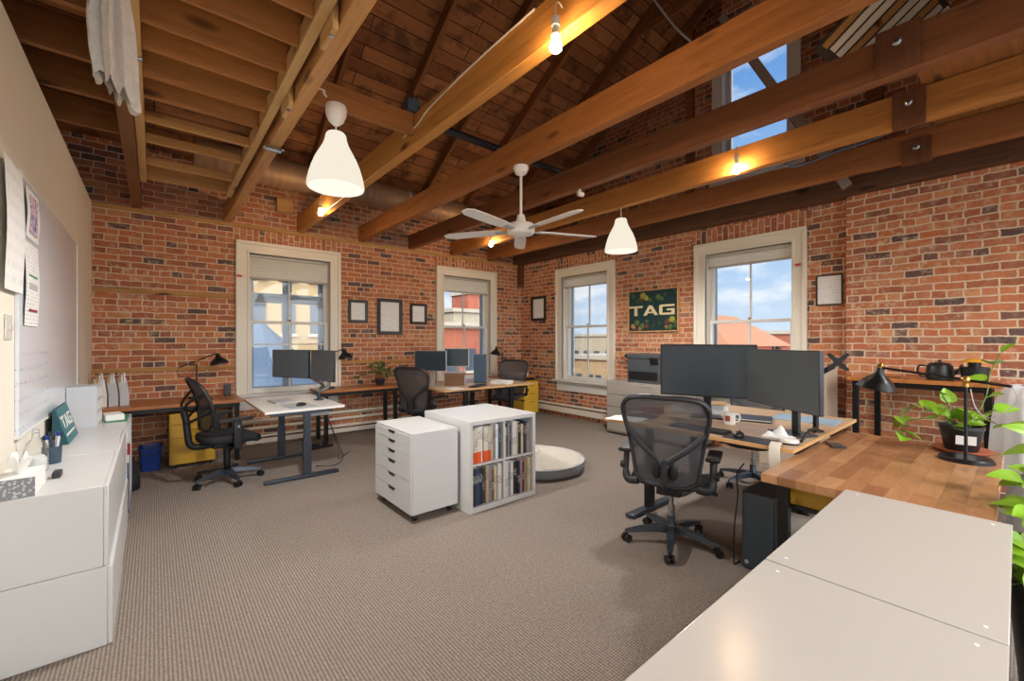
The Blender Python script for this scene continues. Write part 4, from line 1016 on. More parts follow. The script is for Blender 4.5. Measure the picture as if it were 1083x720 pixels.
# ---- white wall cabinets on the left
CX0, CX1 = LX+.005, -.162
def cab(y0, y1, z0, z1, x1, label, doors):
    t = thing('storage_cabinet', label, 'cabinet', ((CX0+x1)/2, (y0+y1)/2, z0), 0, 'white cabinets along the left wall'); a, b = (x1-CX0)/2, (y1-y0)/2
    mb = MB(); mb.box(-a, a-.018, -b+.001, b-.001, 0.002, z1-z0, .002, seg=1); mb.build('body', M['white'], t)
    for k in range(doors):
        w_ = 2*b/doors; mb = MB(); mb.box(a-.0175, a, -b+k*w_+.002, -b+(k+1)*w_-.002, .004, z1-z0-.002, .002, seg=1); mb.build('door', M['white'], t)
cab(2.79, 3.64, 0, .378, -.152, 'white low cabinet at the left edge, nearest the camera, bottom of its stack', 1)
cab(2.79, 3.64, .378, .76, -.166, 'white low cabinet at the left edge, nearest the camera, top of its stack', 1)
cab(3.64, 4.46, 0, .378, -.156, 'white low cabinet in the middle of the left wall row, bottom of its stack', 1)
cab(3.64, 4.46, .378, .76, -.166, 'white low cabinet in the middle of the left wall row, top of its stack', 1)
t = thing('open_cabinet', 'white open-front cabinet at the far end of the left wall row', 'cabinet', ((CX0+CX1)/2, 4.92, 0), 0, 'white cabinets along the left wall'); a = (CX1-CX0)/2
for nm, bx in (('side_panel', (-a, a, -.458, -.44, 0, .742)), ('side_panel', (-a, a, .44, .458, 0, .742)), ('top_panel', (-a, a, -.458, .458, .7425, .76)), ('bottom_panel', (-a, a, -.4395, .4395, .03, .05)), ('divider', (-a+.02, a-.004, -.005, .013, .0505, .742)), ('back_panel', (-a, -a+.012, -.4395, .4395, .0505, .742))):
    mb = MB(); mb.box(*bx, .0015, seg=1); mb.build(nm, M['white'], t)
def binder(y, w_, z0, h, m, label):
    o = thing('binder', label, 'binder', (-.286, y, z0)); mb = MB(); mb.box(-.12, .13, -w_/2, w_/2, 0, h, .003); mb.build('cover', m, o)
    mb = MB(); mb.box(-.121, .10, -w_/2+.004, w_/2-.004, .004, h-.006); mb.build('pages', M['paper'], o)
binder(4.88, .06, .0505, .52, M['red'], 'dark red binder standing in the open end of the left cabinets')
binder(4.66, .05, .0505, .40, M['navy'] if 'navy' in M else M['cable_blue'], 'blue binder next to the red binder in the open white cabinet')
binder(4.78, .07, .0505, .44, M['grey'], 'grey binder in the open white cabinet')
t = thing('trash_bag', 'dark grey bag leaning on the far end of the white cabinets', 'bag', (-.22, 5.52, 0))
rnd = random.Random(9); mb = MB()
mb.lathe([(.06, 0), (.115, .02), (.125, .12), (.10, .22), (.06, .28), (.03, .30), (.045, .34)], 24)
for v in mb.bm.verts: v.co *= 1+rnd.uniform(-.08, .08)
mb.build('sack', M['dgrey'], t, ang=80); mb = MB(); mb.tube([(.034*cos(k*pi/6), .034*sin(k*pi/6), .30) for k in range(12)], .006, 6, closed=True); mb.build('tie', M['black'], t)
t = thing('recycling_bin', 'blue plastic recycling bin under the left worktop', 'bin', (-.03, 6.30, 0))
def rr(a, b, z, n=6, r=.03):
    out = []
    for cx_, cy_, a0 in ((a-r, b-r, 0), (-a+r, b-r, pi/2), (-a+r, -b+r, pi), (a-r, -b+r, 1.5*pi)):
        for k in range(n+1): q = a0+pi/2*k/n; out.append((cx_+r*cos(q), cy_+r*sin(q), z))
    return out
mb = MB(); mb.loft([rr(.08, .11, 0), rr(.10, .135, .25), rr(.108, .143, .252), rr(.108, .143, .26), rr(.094, .128, .26), rr(.075, .105, .02)], caps=True); mb.build('bucket', M['blueplastic'], t)
mb = MB(); mb.tube(catmull([(-.08, -.138, .235), (-.05, -.145, .19), (.05, -.145, .19), (.08, -.138, .235)], 6), .005, 6); mb.build('handle', M['black'], t)

# ---- near right: butcher block table, white cabinets
t = thing('butcher_block_table', 'butcher block table top with black frame holding the desk lamp', 'table', (3.28, .47, 0))
mb = MB(); mb.box(-.825, .80, -.415, .405, .705, .75, .004); mb.build('tabletop', M['butcher'], t)
for x in (-.685, .74):
    for y in (-.33, .34):
        mb = MB(); mb.box(x-.025, x+.025, y-.025, y+.025, 0, .705, .003); mb.build('leg', M['blackm'], t)
for y in (-.33, .34):
    mb = MB(); mb.beam((-.66, y, .68), (.715, y, .68), .04, .05); mb.build('rail', M['blackm'], t)
for x0, x1, lab in ((1.475, 2.445, 'white cabinet with cream top next to the butcher block table'), (.50, 1.468, 'white cabinet with cream top in the bottom right foreground')):
    t = thing('low_cabinet', lab, 'cabinet', ((x0+x1)/2, .26, 0), 0, 'white cabinets in the foreground'); a = (x1-x0)/2
    mb = MB(); mb.box(-a+.004, a-.004, -.235, .225, .04, .742, .003); mb.build('body', M['edge_white'], t)
    mb = MB(); mb.box(-a, a, -.248, .252, .7425, .764, .0025); mb.build('top', M['cream_cab'], t)
    for k in range(2):
        mb = MB(); mb.box(-a+.005+k*a, a*k-.005+.003, .2255, .243, .045, .738, .002); mb.build('door', M['edge_white'], t)
    for x in (-a+.08, a-.08):
        mb = MB(); mb.box(x-.02, x+.02, -.2, .2, 0, .04); mb.build('foot', M['black'], t)
    for x, y in ((-a+.05, .21), (a-.05, -.20), (-a+.05, -.21), (a-.05, .2)):
        mb = MB(); mb.lathe([(.005, 0), (.005, .001), (.001, .0012)], 12, Matrix.Translation((x, y, .764))); mb.build('cover_cap', M['paper'], t)
t = thing('computer_tower', 'black computer tower on the floor under the corner of the oak desk', 'computer', (3.07, 1.043, 0))
mb = MB(); mb.box(-.19, .25, -.095, .095, .012, .49, .006); mb.build('case', M['bezel'], t)
mb = MB(); mb.box(-.203, -.191, -.09, .09, .02, .485, .006); o = mb.build('front_panel', M['screen'], t)
mb = MB(); mb.lathe([(.012, 0), (.012, .003), (.002, .004)], 16, Matrix.Translation((-.203, .06, .055)) @ Matrix.Rotation(-pi/2, 4, 'Y')); mb.build('badge', M['silver'], o)
for x in (-.15, .2):
    mb = MB(); mb.box(x-.02, x+.02, -.1, .1, 0, .0115); mb.build('foot', M['rubber'], t)
mb = MB(); mb.tube(catmull([(3.05, 1.19, .62), (2.96, 1.20, .56), (2.85, 1.15, .46), (2.83, 1.16, .30), (2.84, 1.17, .12), (2.87, 1.18, .012), (2.93, 1.17, .008)], 7), .005, 6); tag(mb.build('power_cable', M['black']), 'black power cord hanging in front of the black computer tower', 'cord')
t = thing('file_rack', 'dark grey rolling file drawer with white front under the butcher block table', 'file drawer', (2.86, .68, 0))
mb = MB()
for x in (-.20, .22):
    for y in (-.10, .16): mb.box(x-.012, x+.012, y-.012, y+.012, .05, .56, .002)
for z in (.08, .55):
    for y in (-.10, .16): mb.box(-.20, .22, y-.012, y+.012, z-.012, z+.012)
    for x in (-.20, .22): mb.box(x-.0119, x+.0119, -.10, .16, z-.011, z+.011)
mb.build('frame', M['dgrey'], t)
mb = MB(); mb.box(-.217, -.2125, -.085, .145, .11, .52, .002); mb.build('front_panel', M['edge_white'], t)
for x in (-.18, .2):
    for y in (-.08, .14): mb = MB(); mb.cyl((x, y-.01, .022), (x, y+.01, .022), .022, n=14); mb.box(x-.01, x+.01, y-.012, y+.012, .03, .052); mb.build('caster', M['black'], t)
t = thing('open_drawer_box', 'yellow metal drawer with dark contents under the butcher block table', 'drawer', (2.86, .71, .563))
mb = MB()
mb.box(-.2, .2, -.10, .10, 0, .006); mb.box(-.2, -.192, -.10, .10, .006, .09); mb.box(.192, .2, -.10, .10, .006, .09); mb.box(-.192, .192, -.10, -.092, .006, .09); mb.box(-.192, .192, .092, .10, .006, .09); mb.build('tray', M['yellow'], t)
mb = MB(); mb.box(-.15, .15, -.07, .07, .007, .06, .006); mb.build('contents', M['black'], t)
# chimney side shelf table
t = thing('console_table', 'tall narrow wooden console table against the brick chimney', 'table', (5.57, .60, 0))
mb = MB(); mb.box(-.27, .27, -.52, .50, 1.055, 1.09, .004); mb.build('tabletop', M['topwood'], t)
for x, y in ((-.22, .44), (.20, .34), (-.22, -.44), (.20, -.44)):
    mb = MB(); mb.box(x-.024, x+.024, y-.024, y+.024, 0, 1.055, .003); mb.build('leg', M['blackm'], t)
for x in (-.22, .20):
    mb = MB(); mb.beam((x, -.416, 1.03), (x, .316, 1.03), .03, .05); mb.build('rail', M['blackm'], t)
# ================================================================== things on furniture and walls
def monitor(label, L, R, z0, z1, zt=None, fm='bezel', sm='screen', name='monitor', bez=.012, chin=0.0, foot=True, neck_y=.06, group=None, chin_m=None):
    cx_, cy_ = (L[0]+R[0])/2, (L[1]+R[1])/2; w = math.hypot(R[0]-L[0], R[1]-L[1]); h = z1-z0; rz = math.atan2(R[1]-L[1], R[0]-L[0])
    zb = zt if zt is not None else z0
    t = thing(name, label, 'monitor', (cx_, cy_, zb), rz, group); o = z0-zb
    mb = MB(); mb.box(-w/2, w/2, -.008, .022, o, o+h, .005); mb.box(-w*.3, w*.3, .0225, .045, o+h*.15, o+h*.8, .008); mb.build('housing', M[fm], t)
    mb = MB(); mb.box(-w/2+bez, w/2-bez, -.0095, -.0079, o+bez+chin, o+h-bez); mb.build('screen', M[sm], t)
    if chin:
        mb = MB(); mb.box(-w/2+.001, w/2-.001, -.0093, -.0078, o+.002, o+chin); mb.build('chin', M[chin_m or fm], t)
    if zt is not None and foot:
        mb = MB(); mb.box(-.03, .03, neck_y-.012, neck_y+.012, .012, o+h*.5, .005); mb.box(-.03, .03, .04, neck_y+.01, o+h*.35, o+h*.5, .004); mb.build('neck', M[fm], t)
        mb = MB(); mb.prism([(-.13, neck_y-.12), (.13, neck_y-.12), (.10, neck_y+.08), (-.10, neck_y+.08)], 0, .012, None, .004); mb.build('foot', M[fm], t)
    return t
# two big monitors
monitor('large dark monitor directly behind the near mesh chair, left of the pair', (3.416, 2.027), (3.677, 1.334), .977, 1.417, .80, sm='screen', bez=.014, neck_y=.08, group='big monitors')
monitor('large monitor with screen grey from reflections turned toward the chair, right of the pair', (3.52, 1.35), (3.10, .77), .985, 1.386, .80, sm='screen_reflect', bez=.006, neck_y=.12, group='big monitors')
t = thing('webcam', 'small webcam clipped on top of the right big monitor', 'webcam', (3.345, 1.09, 1.387), radians(234))
mb = MB(); mb.box(-.035, .035, -.012, .014, .001, .022, .006); mb.build('body', M['dgrey'], t); mb = MB(); mb.cyl((0, -.011, .012), (0, -.016, .012), .008, n=12); mb.build('lens', M['silver'], t)
t = thing('monitor_mount', 'empty black monitor arm plate sticking out right of the big monitors', 'monitor arm', (3.62, .93, .80))
mb = MB(); mb.lathe([(.05, 0), (.05, .012), (.018, .02), (.018, .42), (.002, .425)], 20); mb.build('post', M['blackm'], t)
mb = MB(); mb.beam((0, 0, .40), (.02, -.10, .47), .03, .035, .004); mb.build('arm', M['blackm'], t)
Mt = Matrix.Translation((.02, -.125, .50)) @ Matrix.Rotation(YAW*-1+radians(-20), 4, 'Z') @ Matrix.Rotation(pi/2, 4, 'X')
mb = MB(); mb.prism([(-.062, -.062), (-.045, -.062), (0, -.022), (.045, -.062), (.062, -.062), (.062, -.045), (.022, 0), (.062, .045), (.062, .062), (.045, .062), (0, .022), (-.045, .062), (-.062, .062), (-.062, .045), (-.022, 0), (-.062, -.045)], -.004, .004, Mt); mb.build('mounting_plate', M['rubber'], t)
def mug(loc, label, rz=0):
    t = thing('mug', label, 'mug', loc, rz)
    mb = MB(); mb.lathe([(.036, 0), (.041, .003), (.042, .095), (.039, .096), (.037, .09), (.036, .008), (.002, .006)], 28); mb.build('cup', M['ceramic'], t)
    mb = MB(); mb.tube(catmull([(.040, 0, .078), (.066, 0, .078), (.074, 0, .05), (.062, 0, .024), (.040, 0, .022)], 5), .0055, 8, flat=1.3); mb.build('handle', M['ceramic'], t)
    Ml = Matrix.Rotation(radians(200), 4, 'Z'); mb = MB()
    mb.grid(lambda u, v: (.0425*cos(pi*1.28+(u-.5)*.9), .0425*sin(pi*1.28+(u-.5)*.9), .028+.042*v), 9, 4); mb.build('printed_emblem', plain('mug_print', (150, 70, 60), .5, var=.5, vs=70), t)
mug((3.42, 1.44, .80), 'white mug with a round red print on the desk beside the keyboard', radians(-50))
def keyboard(loc, rz, label, w=.42):
    t = thing('keyboard', label, 'keyboard', loc, rz); mb = MB(); mb.box(-w/2, w/2, -.065, .065, 0, .014, .004); mb.build('body', M['bezel'], t)
    mb = MB(); nx = int(w/.0195)
    for r in range(5):
        for c in range(nx):
            x = -w/2+.012+c*.0193; y = -.056+r*.0225; mb.box(x, x+.0165, y, y+.019, .0135, .02, .0)
    mb.build('keys', M['dgrey'], t)
keyboard((3.05, 1.50, .80), radians(-92), 'black keyboard on the near oak desk beside the mug')
def mouse(loc, rz, label, m='black'):
    t = thing('computer_mouse', label, 'mouse', loc, rz); mb = MB(); mb.sphere((0, 0, .012), .03, 20, (1.9, 1.05, .82))
    bmesh.ops.bisect_plane(mb.bm, geom=mb.bm.verts[:]+mb.bm.edges[:]+mb.bm.faces[:], plane_co=(0, 0, 0), plane_no=(0, 0, 1), clear_inner=True)
    mb.build('shell', M[m], t, ang=70); mb = MB(); mb.cyl((.028, -.003, .034), (.028, .003, .034), .006, n=10); mb.build('scroll_wheel', M['dgrey'], t)
mb = MB(); mb.box(-.085, .085, -.14, .14, 0, .004, .0015); tag(mb.build('mouse_pad', M['dgrey'], None, (3.0, 1.14, .80), (0, 0, radians(-2))), 'dark grey mouse pad at the near edge of the oak desk', 'mouse pad')
mouse((3.01, 1.21, .804), radians(5), 'black computer mouse on the dark mouse pad of the near oak desk')
def sheets(loc, rz, w, d, n, label, name='paper_stack', m='paper', seed=0, th=.0016):
    t = thing(name, label, 'papers', loc, rz); r_ = random.Random(seed)
    for i in range(n):
        mb = MB(); a = r_.uniform(-.12, .12); mb.obox((r_.uniform(-.008, .008), r_.uniform(-.008, .008), th*(i+.5)), (w, d, th*.9), (0, 0, a)); mb.build('sheet', M[m], t)
    return t
sheets((2.99, 2.08, .80), .2, .21, .28, 4, 'loose white papers at the left end of the near oak desk', seed=2)
mb = MB(); mb.box(-.08, .08, -.11, .11, 0, .014, .003); tag(mb.build('notebook', M['black'], None, (3.20, 2.06, .80), (0, 0, .1)), 'black notebook next to the loose papers on the near oak desk', 'notebook')
t = thing('crumpled_paper', 'crumpled white paper on the near oak desk under the right big monitor', 'paper', (3.165, 1.02, .813))
rnd = random.Random(8); mb = MB()
def cp(u, v): return ((u-.5)*.13, (v-.5)*.17, .002+.05*abs(sin(7*u+3*v)*cos(5*v-4*u))*sin(pi*u)*sin(pi*v)*1.6)
mb.grid(cp, 15, 13); mb.build('sheet', M['paper'], t, ang=10)
t = thing('paper_riser', 'flat white boxes stacked beneath the left big monitor', 'box', (3.80, 1.86, .80), radians(-70))
mb = MB(); mb.box(-.22, .22, -.12, .12, 0, .045, .002); mb.build('lower_box', M['paper'], t); mb = MB(); mb.box(-.20, .20, -.11, .11, .0455, .085, .002); mb.build('upper_box', M['greycard'], t); mb = MB(); mb.box(-.21, .21, -.115, .115, .0855, .093, .001); mb.build('lid', M['oak_edge'], t)
mb = MB(); mb.box(-.09, .09, -.05, .05, 0, .055, .004); tag(mb.build('small_box', plain('maroon_box', (140, 84, 76), .5), None, (3.44, 2.12, .80), (0, 0, -.9)), 'small maroon box on the near oak desk left of the big monitors', 'box')
mb = MB(); mb.box(-.16, .16, -.22, .22, 0, .006, .002); tag(mb.build('folder', plain('blue_folder', (150, 178, 200), .5), None, (4.10, 1.12, .80), (0, 0, .05)), 'pale blue folder on the far oak desk right of the big monitors', 'folder')
mb = MB(); mb.box(-.055, .055, -.085, .085, 0, .012, .002); tag(mb.build('paper_pad', M['paper'], None, (3.165, 1.02, .80)), 'white paper pad beneath the crumpled paper on the near oak desk', 'paper pad')
mb = MB(); mb.tube(catmull([(3.53, .92, .81), (3.50, .89, .83), (3.40, .878, .86), (3.26, .88, .85), (3.18, .885, .82), (3.14, .885, .809)], 8), .009, 8); tag(mb.build('monitor_cable', M['black']), 'thick black cable looping around the papers below the right big monitor', 'cable')
# strap and puck at the desk edge
mb = MB(); w_ = .03
pts = catmull([(3.02, .98, .806), (2.95, .965, .812), (2.90, .955, .805), (2.875, .95, .77), (2.87, .945, .70), (2.872, .94, .64)], 6)
mb.loft([[(p.x, p.y-w_, p.z), (p.x, p.y+w_, p.z), (p.x-.004, p.y+w_, p.z+.003), (p.x-.004, p.y-w_, p.z+.003)] for p in pts]); tag(mb.build('fabric_strap', M['tape']), 'cream fabric strap hanging over the corner of the near oak desk', 'strap')
t = thing('desk_puck', 'round cream puck device on the corner of the near oak desk', 'device', (2.985, 1.01-.14, .80)); t.location = (3.06, .925, .80)
mb = MB(); mb.lathe([(.048, 0), (.052, .006), (.052, .012)], 24); mb.build('base', M['dgrey'], t); mb = MB(); mb.lathe([(.052, .0121), (.050, .028), (.04, .033), (.002, .034)], 24); mb.build('cover', M['ceramic'], t)

# small standing desk
monitor('wide monitor on the small white standing desk, left of its pair', (1.16, 6.12), (1.45, 5.57), .985, 1.335, None, sm='screen_reflect', bez=.006, group='standing desk monitors')
monitor('angled monitor on the small white standing desk, right of its pair', (1.47, 5.55), (1.555, 4.98), .975, 1.335, None, sm='screen_reflect', bez=.006, group='standing desk monitors')
t = thing('dual_monitor_mount', 'polished dual monitor arm clamped to the small white standing desk', 'monitor arm', (1.52, 5.42, .735))
mb = MB(); mb.lathe([(.055, 0), (.055, .012), (.024, .016), (.024, .10), (.002, .102)], 20); mb.build('base', M['gunmetal'], t)
for (q, e) in (((.07, .13, .17), (-.157, .455, .42)), ((.09, -.08, .17), (.070, -.145, .42))):
    mb = MB(); mb.tube(catmull([(0, 0, .09), (q[0]*.5, q[1]*.6, .13), q, (e[0]*.9, e[1]*.95, e[2]-.08), e], 5), [.02]*10+[.017]*11, 10); mb.build('arm', M['steel'], t, ang=60)
mouse((1.23, 5.04, .7385), radians(200), 'black computer mouse on the white mat of the small standing desk')
mb = MB(); mb.box(-.14, .14, -.20, .20, 0, .003, .001); tag(mb.build('desk_mat', M['grey'], None, (1.22, 5.06, .735), (0, 0, .06)), 'light grey mat under the mouse on the small standing desk', 'desk mat')
t = thing('laptop', 'closed grey laptop on the small white standing desk', 'laptop', (1.14, 5.52, .735), .1); mb = MB(); mb.box(-.11, .11, -.16, .16, 0, .009, .003); mb.build('base', M['silver'], t); mb = MB(); mb.box(-.11, .11, -.16, .16, .0095, .016, .003); mb.build('lid', M['greycard'], t)
for k, pts in enumerate(([(1.55, 5.25, .62), (1.62, 5.2, .35), (1.70, 5.25, .12), (1.74, 5.35, .008), (1.95, 5.6, .006)], [(1.50, 5.05, .60), (1.60, 4.98, .30), (1.66, 5.0, .10), (1.60, 5.1, .007), (1.42, 5.2, .006)])):
    mb = MB(); mb.tube(catmull(pts, 7), .004, 6); tag(mb.build('power_cable', M['black']), ('black cord dropping from the small standing desk to the floor by the worktop leg', 'black cord looping below the near leg of the small standing desk')[k], 'cord')
t = thing('power_strip', 'black power strip and adapters on the floor behind the small standing desk', 'power strip', (1.72, 6.05, 0), .15); mb = MB(); mb.box(-.16, .16, -.03, .03, 0, .04, .006); mb.build('strip', M['black'], t)
mb = MB(); mb.box(-.10, -.03, -.035, .045, .041, .075, .006); mb.build('adapter', M['black'], t); mb = MB(); mb.box(.04, .09, -.025, .03, .041, .08, .006); mb.build('adapter', M['black'], t)

# desk lamps
def lamp(name, label, loc, rz, H, fwd, back, hr, tilt=.12, base_r=.085, base=True):
    """arm runs along local x; the head is at +x"""
    t = thing(name, label, 'desk lamp', loc, rz, 'black desk lamps')
    mb = MB(); mb.lathe([(base_r, 0), (base_r, .016), (base_r*.93, .024), (.014, .027)], 32); mb.build('base', M['blackm'], t)
    mb = MB(); mb.cyl((0, 0, .02), (0, 0, H-.02), .0085, n=12); mb.build('post', M['blackm'], t)
    mb = MB(); mb.lathe([(.006, H-.045), (.013, H-.04), (.013, H-.02), (.02, H-.012), (.023, H), (.02, H+.012), (.008, H+.022)], 18); mb.build('joint', M['brass'], t)
    up = tan_ = math.tan(tilt)
    mb = MB(); mb.cyl((-back, 0, H-back*up), (fwd, 0, H+fwd*up), .008, n=12); mb.build('arm', M['blackm'], t)
    hx, hz = fwd+.01, H+fwd*up
    Mh = Matrix.Translation((hx, 0, hz)) @ Matrix.Rotation(radians(-10), 4, 'Y')
    mb = MB(); mb.lathe([(.014, .012), (.020, .0), (.027, -.035), (.036, -.052), (.062, -.072), (.088, -.10), (.102, -.128), (hr, -.14), (hr-.004, -.14), (.085, -.104), (.058, -.077), (.03, -.057), (.004, -.05)], 32, Mh); s = mb.build('lamp_shade', M['blackm'], t, ang=50)
    mb = MB(); mb.lathe([(.021, -.012), (.018, .012), (.019, .018), (.010, .032), (.004, .035)], 20, Mh); mb.build('brass_cap', M['brass'], s)
    mb = MB(); mb.sphere((0, 0, -.095), .028, 14, M=Mh); mb.build('light_bulb', M['ceramic'], s)
    mb = MB(); mb.tube(catmull([(-back, 0, H-back*up), (-back-.02, 0, H-back*up-.08), (-back*.6, .01, H-.20), (-back*.25, .005, H-.16), (-.02, 0, H-.05)], 7), .0028, 6); mb.build('lamp_cord', M['silver'] if hr > .109 else M['black'], t)
    return t
def lamp_dir(p, q): return math.atan2(q[1]-p[1], q[0]-p[0])
lamp('desk_lamp', 'black desk lamp with brass joint on the butcher block table, nearest the camera', (3.62, .195, .75), lamp_dir((3.62, .195), (3.79, .58)), .47, .44, .19, .112, .10, .118)
lamp('desk_lamp', 'black desk lamp with raised arm on the left worktop beside the window', (.40, 6.5, .74), radians(-8), .46, .20, .17, .10, .42)
lamp('desk_lamp', 'black desk lamp right of the window behind the small standing desk monitors', (1.96, 6.5, .75), radians(-6), .50, .20, .15, .10, .34)
lamp('desk_lamp', 'black desk lamp in the far corner pointing left over the back desks', (5.22, 6.5, .75), radians(186), .52, .15, .12, .10, .30)

# back desks
monitor('black-faced monitor on a silver stand on the back desk, nearest the framed pictures', (3.0, 5.83), (3.27, 5.38), 1.0, 1.30, .78, fm='silver', sm='screen', bez=.006, chin=.0, neck_y=.07)
WZ = .78
t = thing('storage_box', 'walnut and grey storage box under the silver framed monitor', 'box', (3.50, 5.50, WZ), radians(-38)); mb = MB(); mb.box(-.15, .15, -.13, .13, 0, .155, .003); mb.build('body', M['walnut'], t); mb = MB(); mb.box(-.155, .155, -.135, .135, .1555, .18, .003); mb.build('lid', M['walnut'], t); mb = MB(); mb.box(.1505, .153, -.125, .125, .006, .15); mb.build('side_panel', M['grey'], t)
monitor('small silver framed monitor standing on the walnut box', (3.38, 5.62), (3.66, 5.36), 1.05, 1.335, .96, fm='silver', sm='screen', bez=.014, neck_y=.05)
t = thing('computer_tower', 'dark blue grey computer tower standing on the back desk by the window', 'computer', (3.93, 5.45, WZ), radians(-40)); mb = MB(); mb.box(-.10, .10, -.02, .22, .008, .45, .006); mb.build('case', M['bluegrey'], t)
mb = MB(); mb.box(-.098, .098, -.032, -.021, .01, .448, .004); mb.build('front_panel', plain('tower_front', (58, 78, 98), .35), t); mb = MB(); mb.box(.1005, .104, -.02, .22, .01, .448, .002); mb.build('side_panel', M['silver'], t)
for x in (-.07, .07): mb = MB(); mb.box(x-.015, x+.015, 0, .2, 0, .0079); mb.build('foot', M['rubber'], t)
sheets((4.15, 5.18, WZ), .4, .21, .29, 6, 'white papers piled on the back desk by the dark tower', seed=5, th=.008)
sheets((3.2, 5.05, WZ), -.2, .21, .29, 2, 'white sheets at the front left of the back desks', seed=6)
keyboard((3.62, 5.08, WZ), .5, 'dark keyboard at the front edge of the back desk', .36)
mb = MB(); mb.box(-.07, .07, -.06, .06, 0, .07, .003); tag(mb.build('wooden_box', M['topwood'], None, (3.16, 5.98, WZ), (0, 0, .2)), 'small orange wooden box behind the back desk chair', 'box')
sheets((5.62, 6.45, .75), .2, .30, .22, 5, 'white paper tray stack on the far corner worktop', seed=7, th=.012)

# left worktop and cabinets
t = thing('magazine_holder', 'white and grey magazine holders full of papers on the left worktop', 'magazine holder', (-.36, 6.40, .74), radians(12))
poly = [(-.12, 0), (.12, 0), (.12, .13), (-.02, .29), (-.12, .29)]
for k, x in enumerate((-.09, .0, .09)):
    mb = MB(); mb.prism(poly, -.038, .038, Matrix(((0, 0, 1, x), (-1, 0, 0, 0), (0, 1, 0, 0), (0, 0, 0, 1)))); mb.build('holder', M['paper'] if k == 0 else M['greycard'], t)
    for j in range(3):
        mb = MB(); mb.box(x-.03+j*.02, x-.018+j*.02, -.02, .11, .03, .31+.02*j); mb.build('paper', M['papert'] if j else M['oak_edge'], t)
t = thing('speaker', 'small black speaker by the window on the left worktop', 'speaker', (.72, 6.55, .74)); mb = MB(); mb.box(-.035, .035, -.04, .04, 0, .15, .006); mb.build('body', M['black'], t); mb = MB(); mb.cyl((0, -.0405, .05), (0, -.043, .05), .024, n=18); mb.build('driver', M['dgrey'], t); 
mb = MB(); mb.box(-.05, .05, -.03, .03, 0, .018, .004); tag(mb.build('stapler', M['walnut'], None, (.58, 6.32, .74), (0, 0, .3)), 'small brown stapler on the left worktop near the speaker', 'stapler')
ZC = .76
t = thing('tissue_box', 'grey patterned tissue box at the near end of the white cabinets', 'tissue box', (-.465, 2.92, ZC), 0); 
def dots():
    n_ = NT('dotted_card'); v_ = n_.n('TexVoronoi'); n_.set(v_.inputs['Vector'], n_.coord()); v_.inputs['Scale'].default_value = 75
    return n_.bsdf(n_.ramp(v_.outputs['Distance'], [(.3, lin((196, 198, 202))), (.42, lin((134, 138, 144)))]), .6)
mb = MB(); mb.box(-.06, .06, -.11, .11, 0, .085, .002); mb.build('carton', dots(), t); mb = MB(); mb.box(-.061, .061, -.111, .111, .0855, .088, .001); mb.build('top_panel', M['paper'], t); mb = MB(); mb.box(.0605, .0615, -.11, .11, 0.002, .085); mb.build('end_panel', M['paper'], t)
mb = MB(); mb.grid(lambda u, v: (.035*(v*.9+.25)*cos(2*pi*u)*(1+.3*sin(5*2*pi*u)), .06*(v*.7+.3)*sin(2*pi*u)*(1+.25*sin(3*2*pi*u)), .086+.075*v+.018*sin(6*2*pi*u)*v), 40, 8, cu=True); mb.build('tissue', M['paper'], t, ang=40)
t = thing('glass_bottle', 'clear glass bottle with white contents beside the tissue box', 'bottle', (-.475, 3.32, ZC)); 
gm = NT('clear_glass'); tr = gm.n('BsdfTransparent'); tr.inputs[0].default_value = (.94, .96, .97, 1); gl = gm.n('BsdfGlossy'); gl.inputs['Roughness'].default_value = .03; lw = gm.n('LayerWeight'); lw.inputs[0].default_value = .35; mx = gm.n('MixShader'); gm.set(mx.inputs[0], lw.outputs['Facing']); gm.t.links.new(tr.outputs[0], mx.inputs[1]); gm.t.links.new(gl.outputs[0], mx.inputs[2]); gm.t.links.new(mx.outputs[0], gm.out.inputs[0]); M['glass'] = gm.m
mb = MB(); mb.lathe([(.040, 0), (.046, .006), (.046, .11), (.036, .15), (.016, .175), (.014, .20), (.017, .205)], 28); mb.build('body', M['glass'], t, ang=60); mb = MB(); mb.lathe([(.036, .004), (.040, .01), (.040, .07), (.03, .085), (.004, .088)], 20); mb.build('contents', M['paper'], t); mb = MB(); mb.lathe([(.012, .2055), (.015, .21), (.012, .225), (.003, .228)], 16); mb.build('stopper', M['glass'], t)
t = thing('pen_cup', 'grey mesh pen cup of markers on the white cabinets', 'pen cup', (-.44, 3.50, ZC)); mb = MB(); mb.lathe([(.036, 0), (.038, .004), (.041, .095), (.039, .095), (.036, .006), (.002, .005)], 20); mb.build('cup', M['bluegrey'], t)
rnd = random.Random(12)
for k in range(8):
    a = 2*pi*k/8; mb = MB(); p0 = Vector((.016*cos(a), .016*sin(a), .012)); p1 = Vector((.033*cos(a+.3), .033*sin(a+.3), .13+rnd.uniform(0, .03))); d = (p1-p0).normalized(); mb.cyl(p0, p1, .006, n=10); o = mb.build('marker', M['paper'] if k % 2 else M['bluegrey'], t); mb = MB(); mb.cyl(p1-d*.002, p1+d*.022, .0068, n=10); mb.build('marker_cap', M['blueplastic'] if k % 2 else M['black'], o)
mb = MB(); mb.box(-.015, .015, -.04, .04, 0, .03, .004); tag(mb.build('board_eraser', M['dgrey'], None, (-.375, 3.13, ZC)), 'small dark board eraser between the tissue box and pen cup', 'eraser')
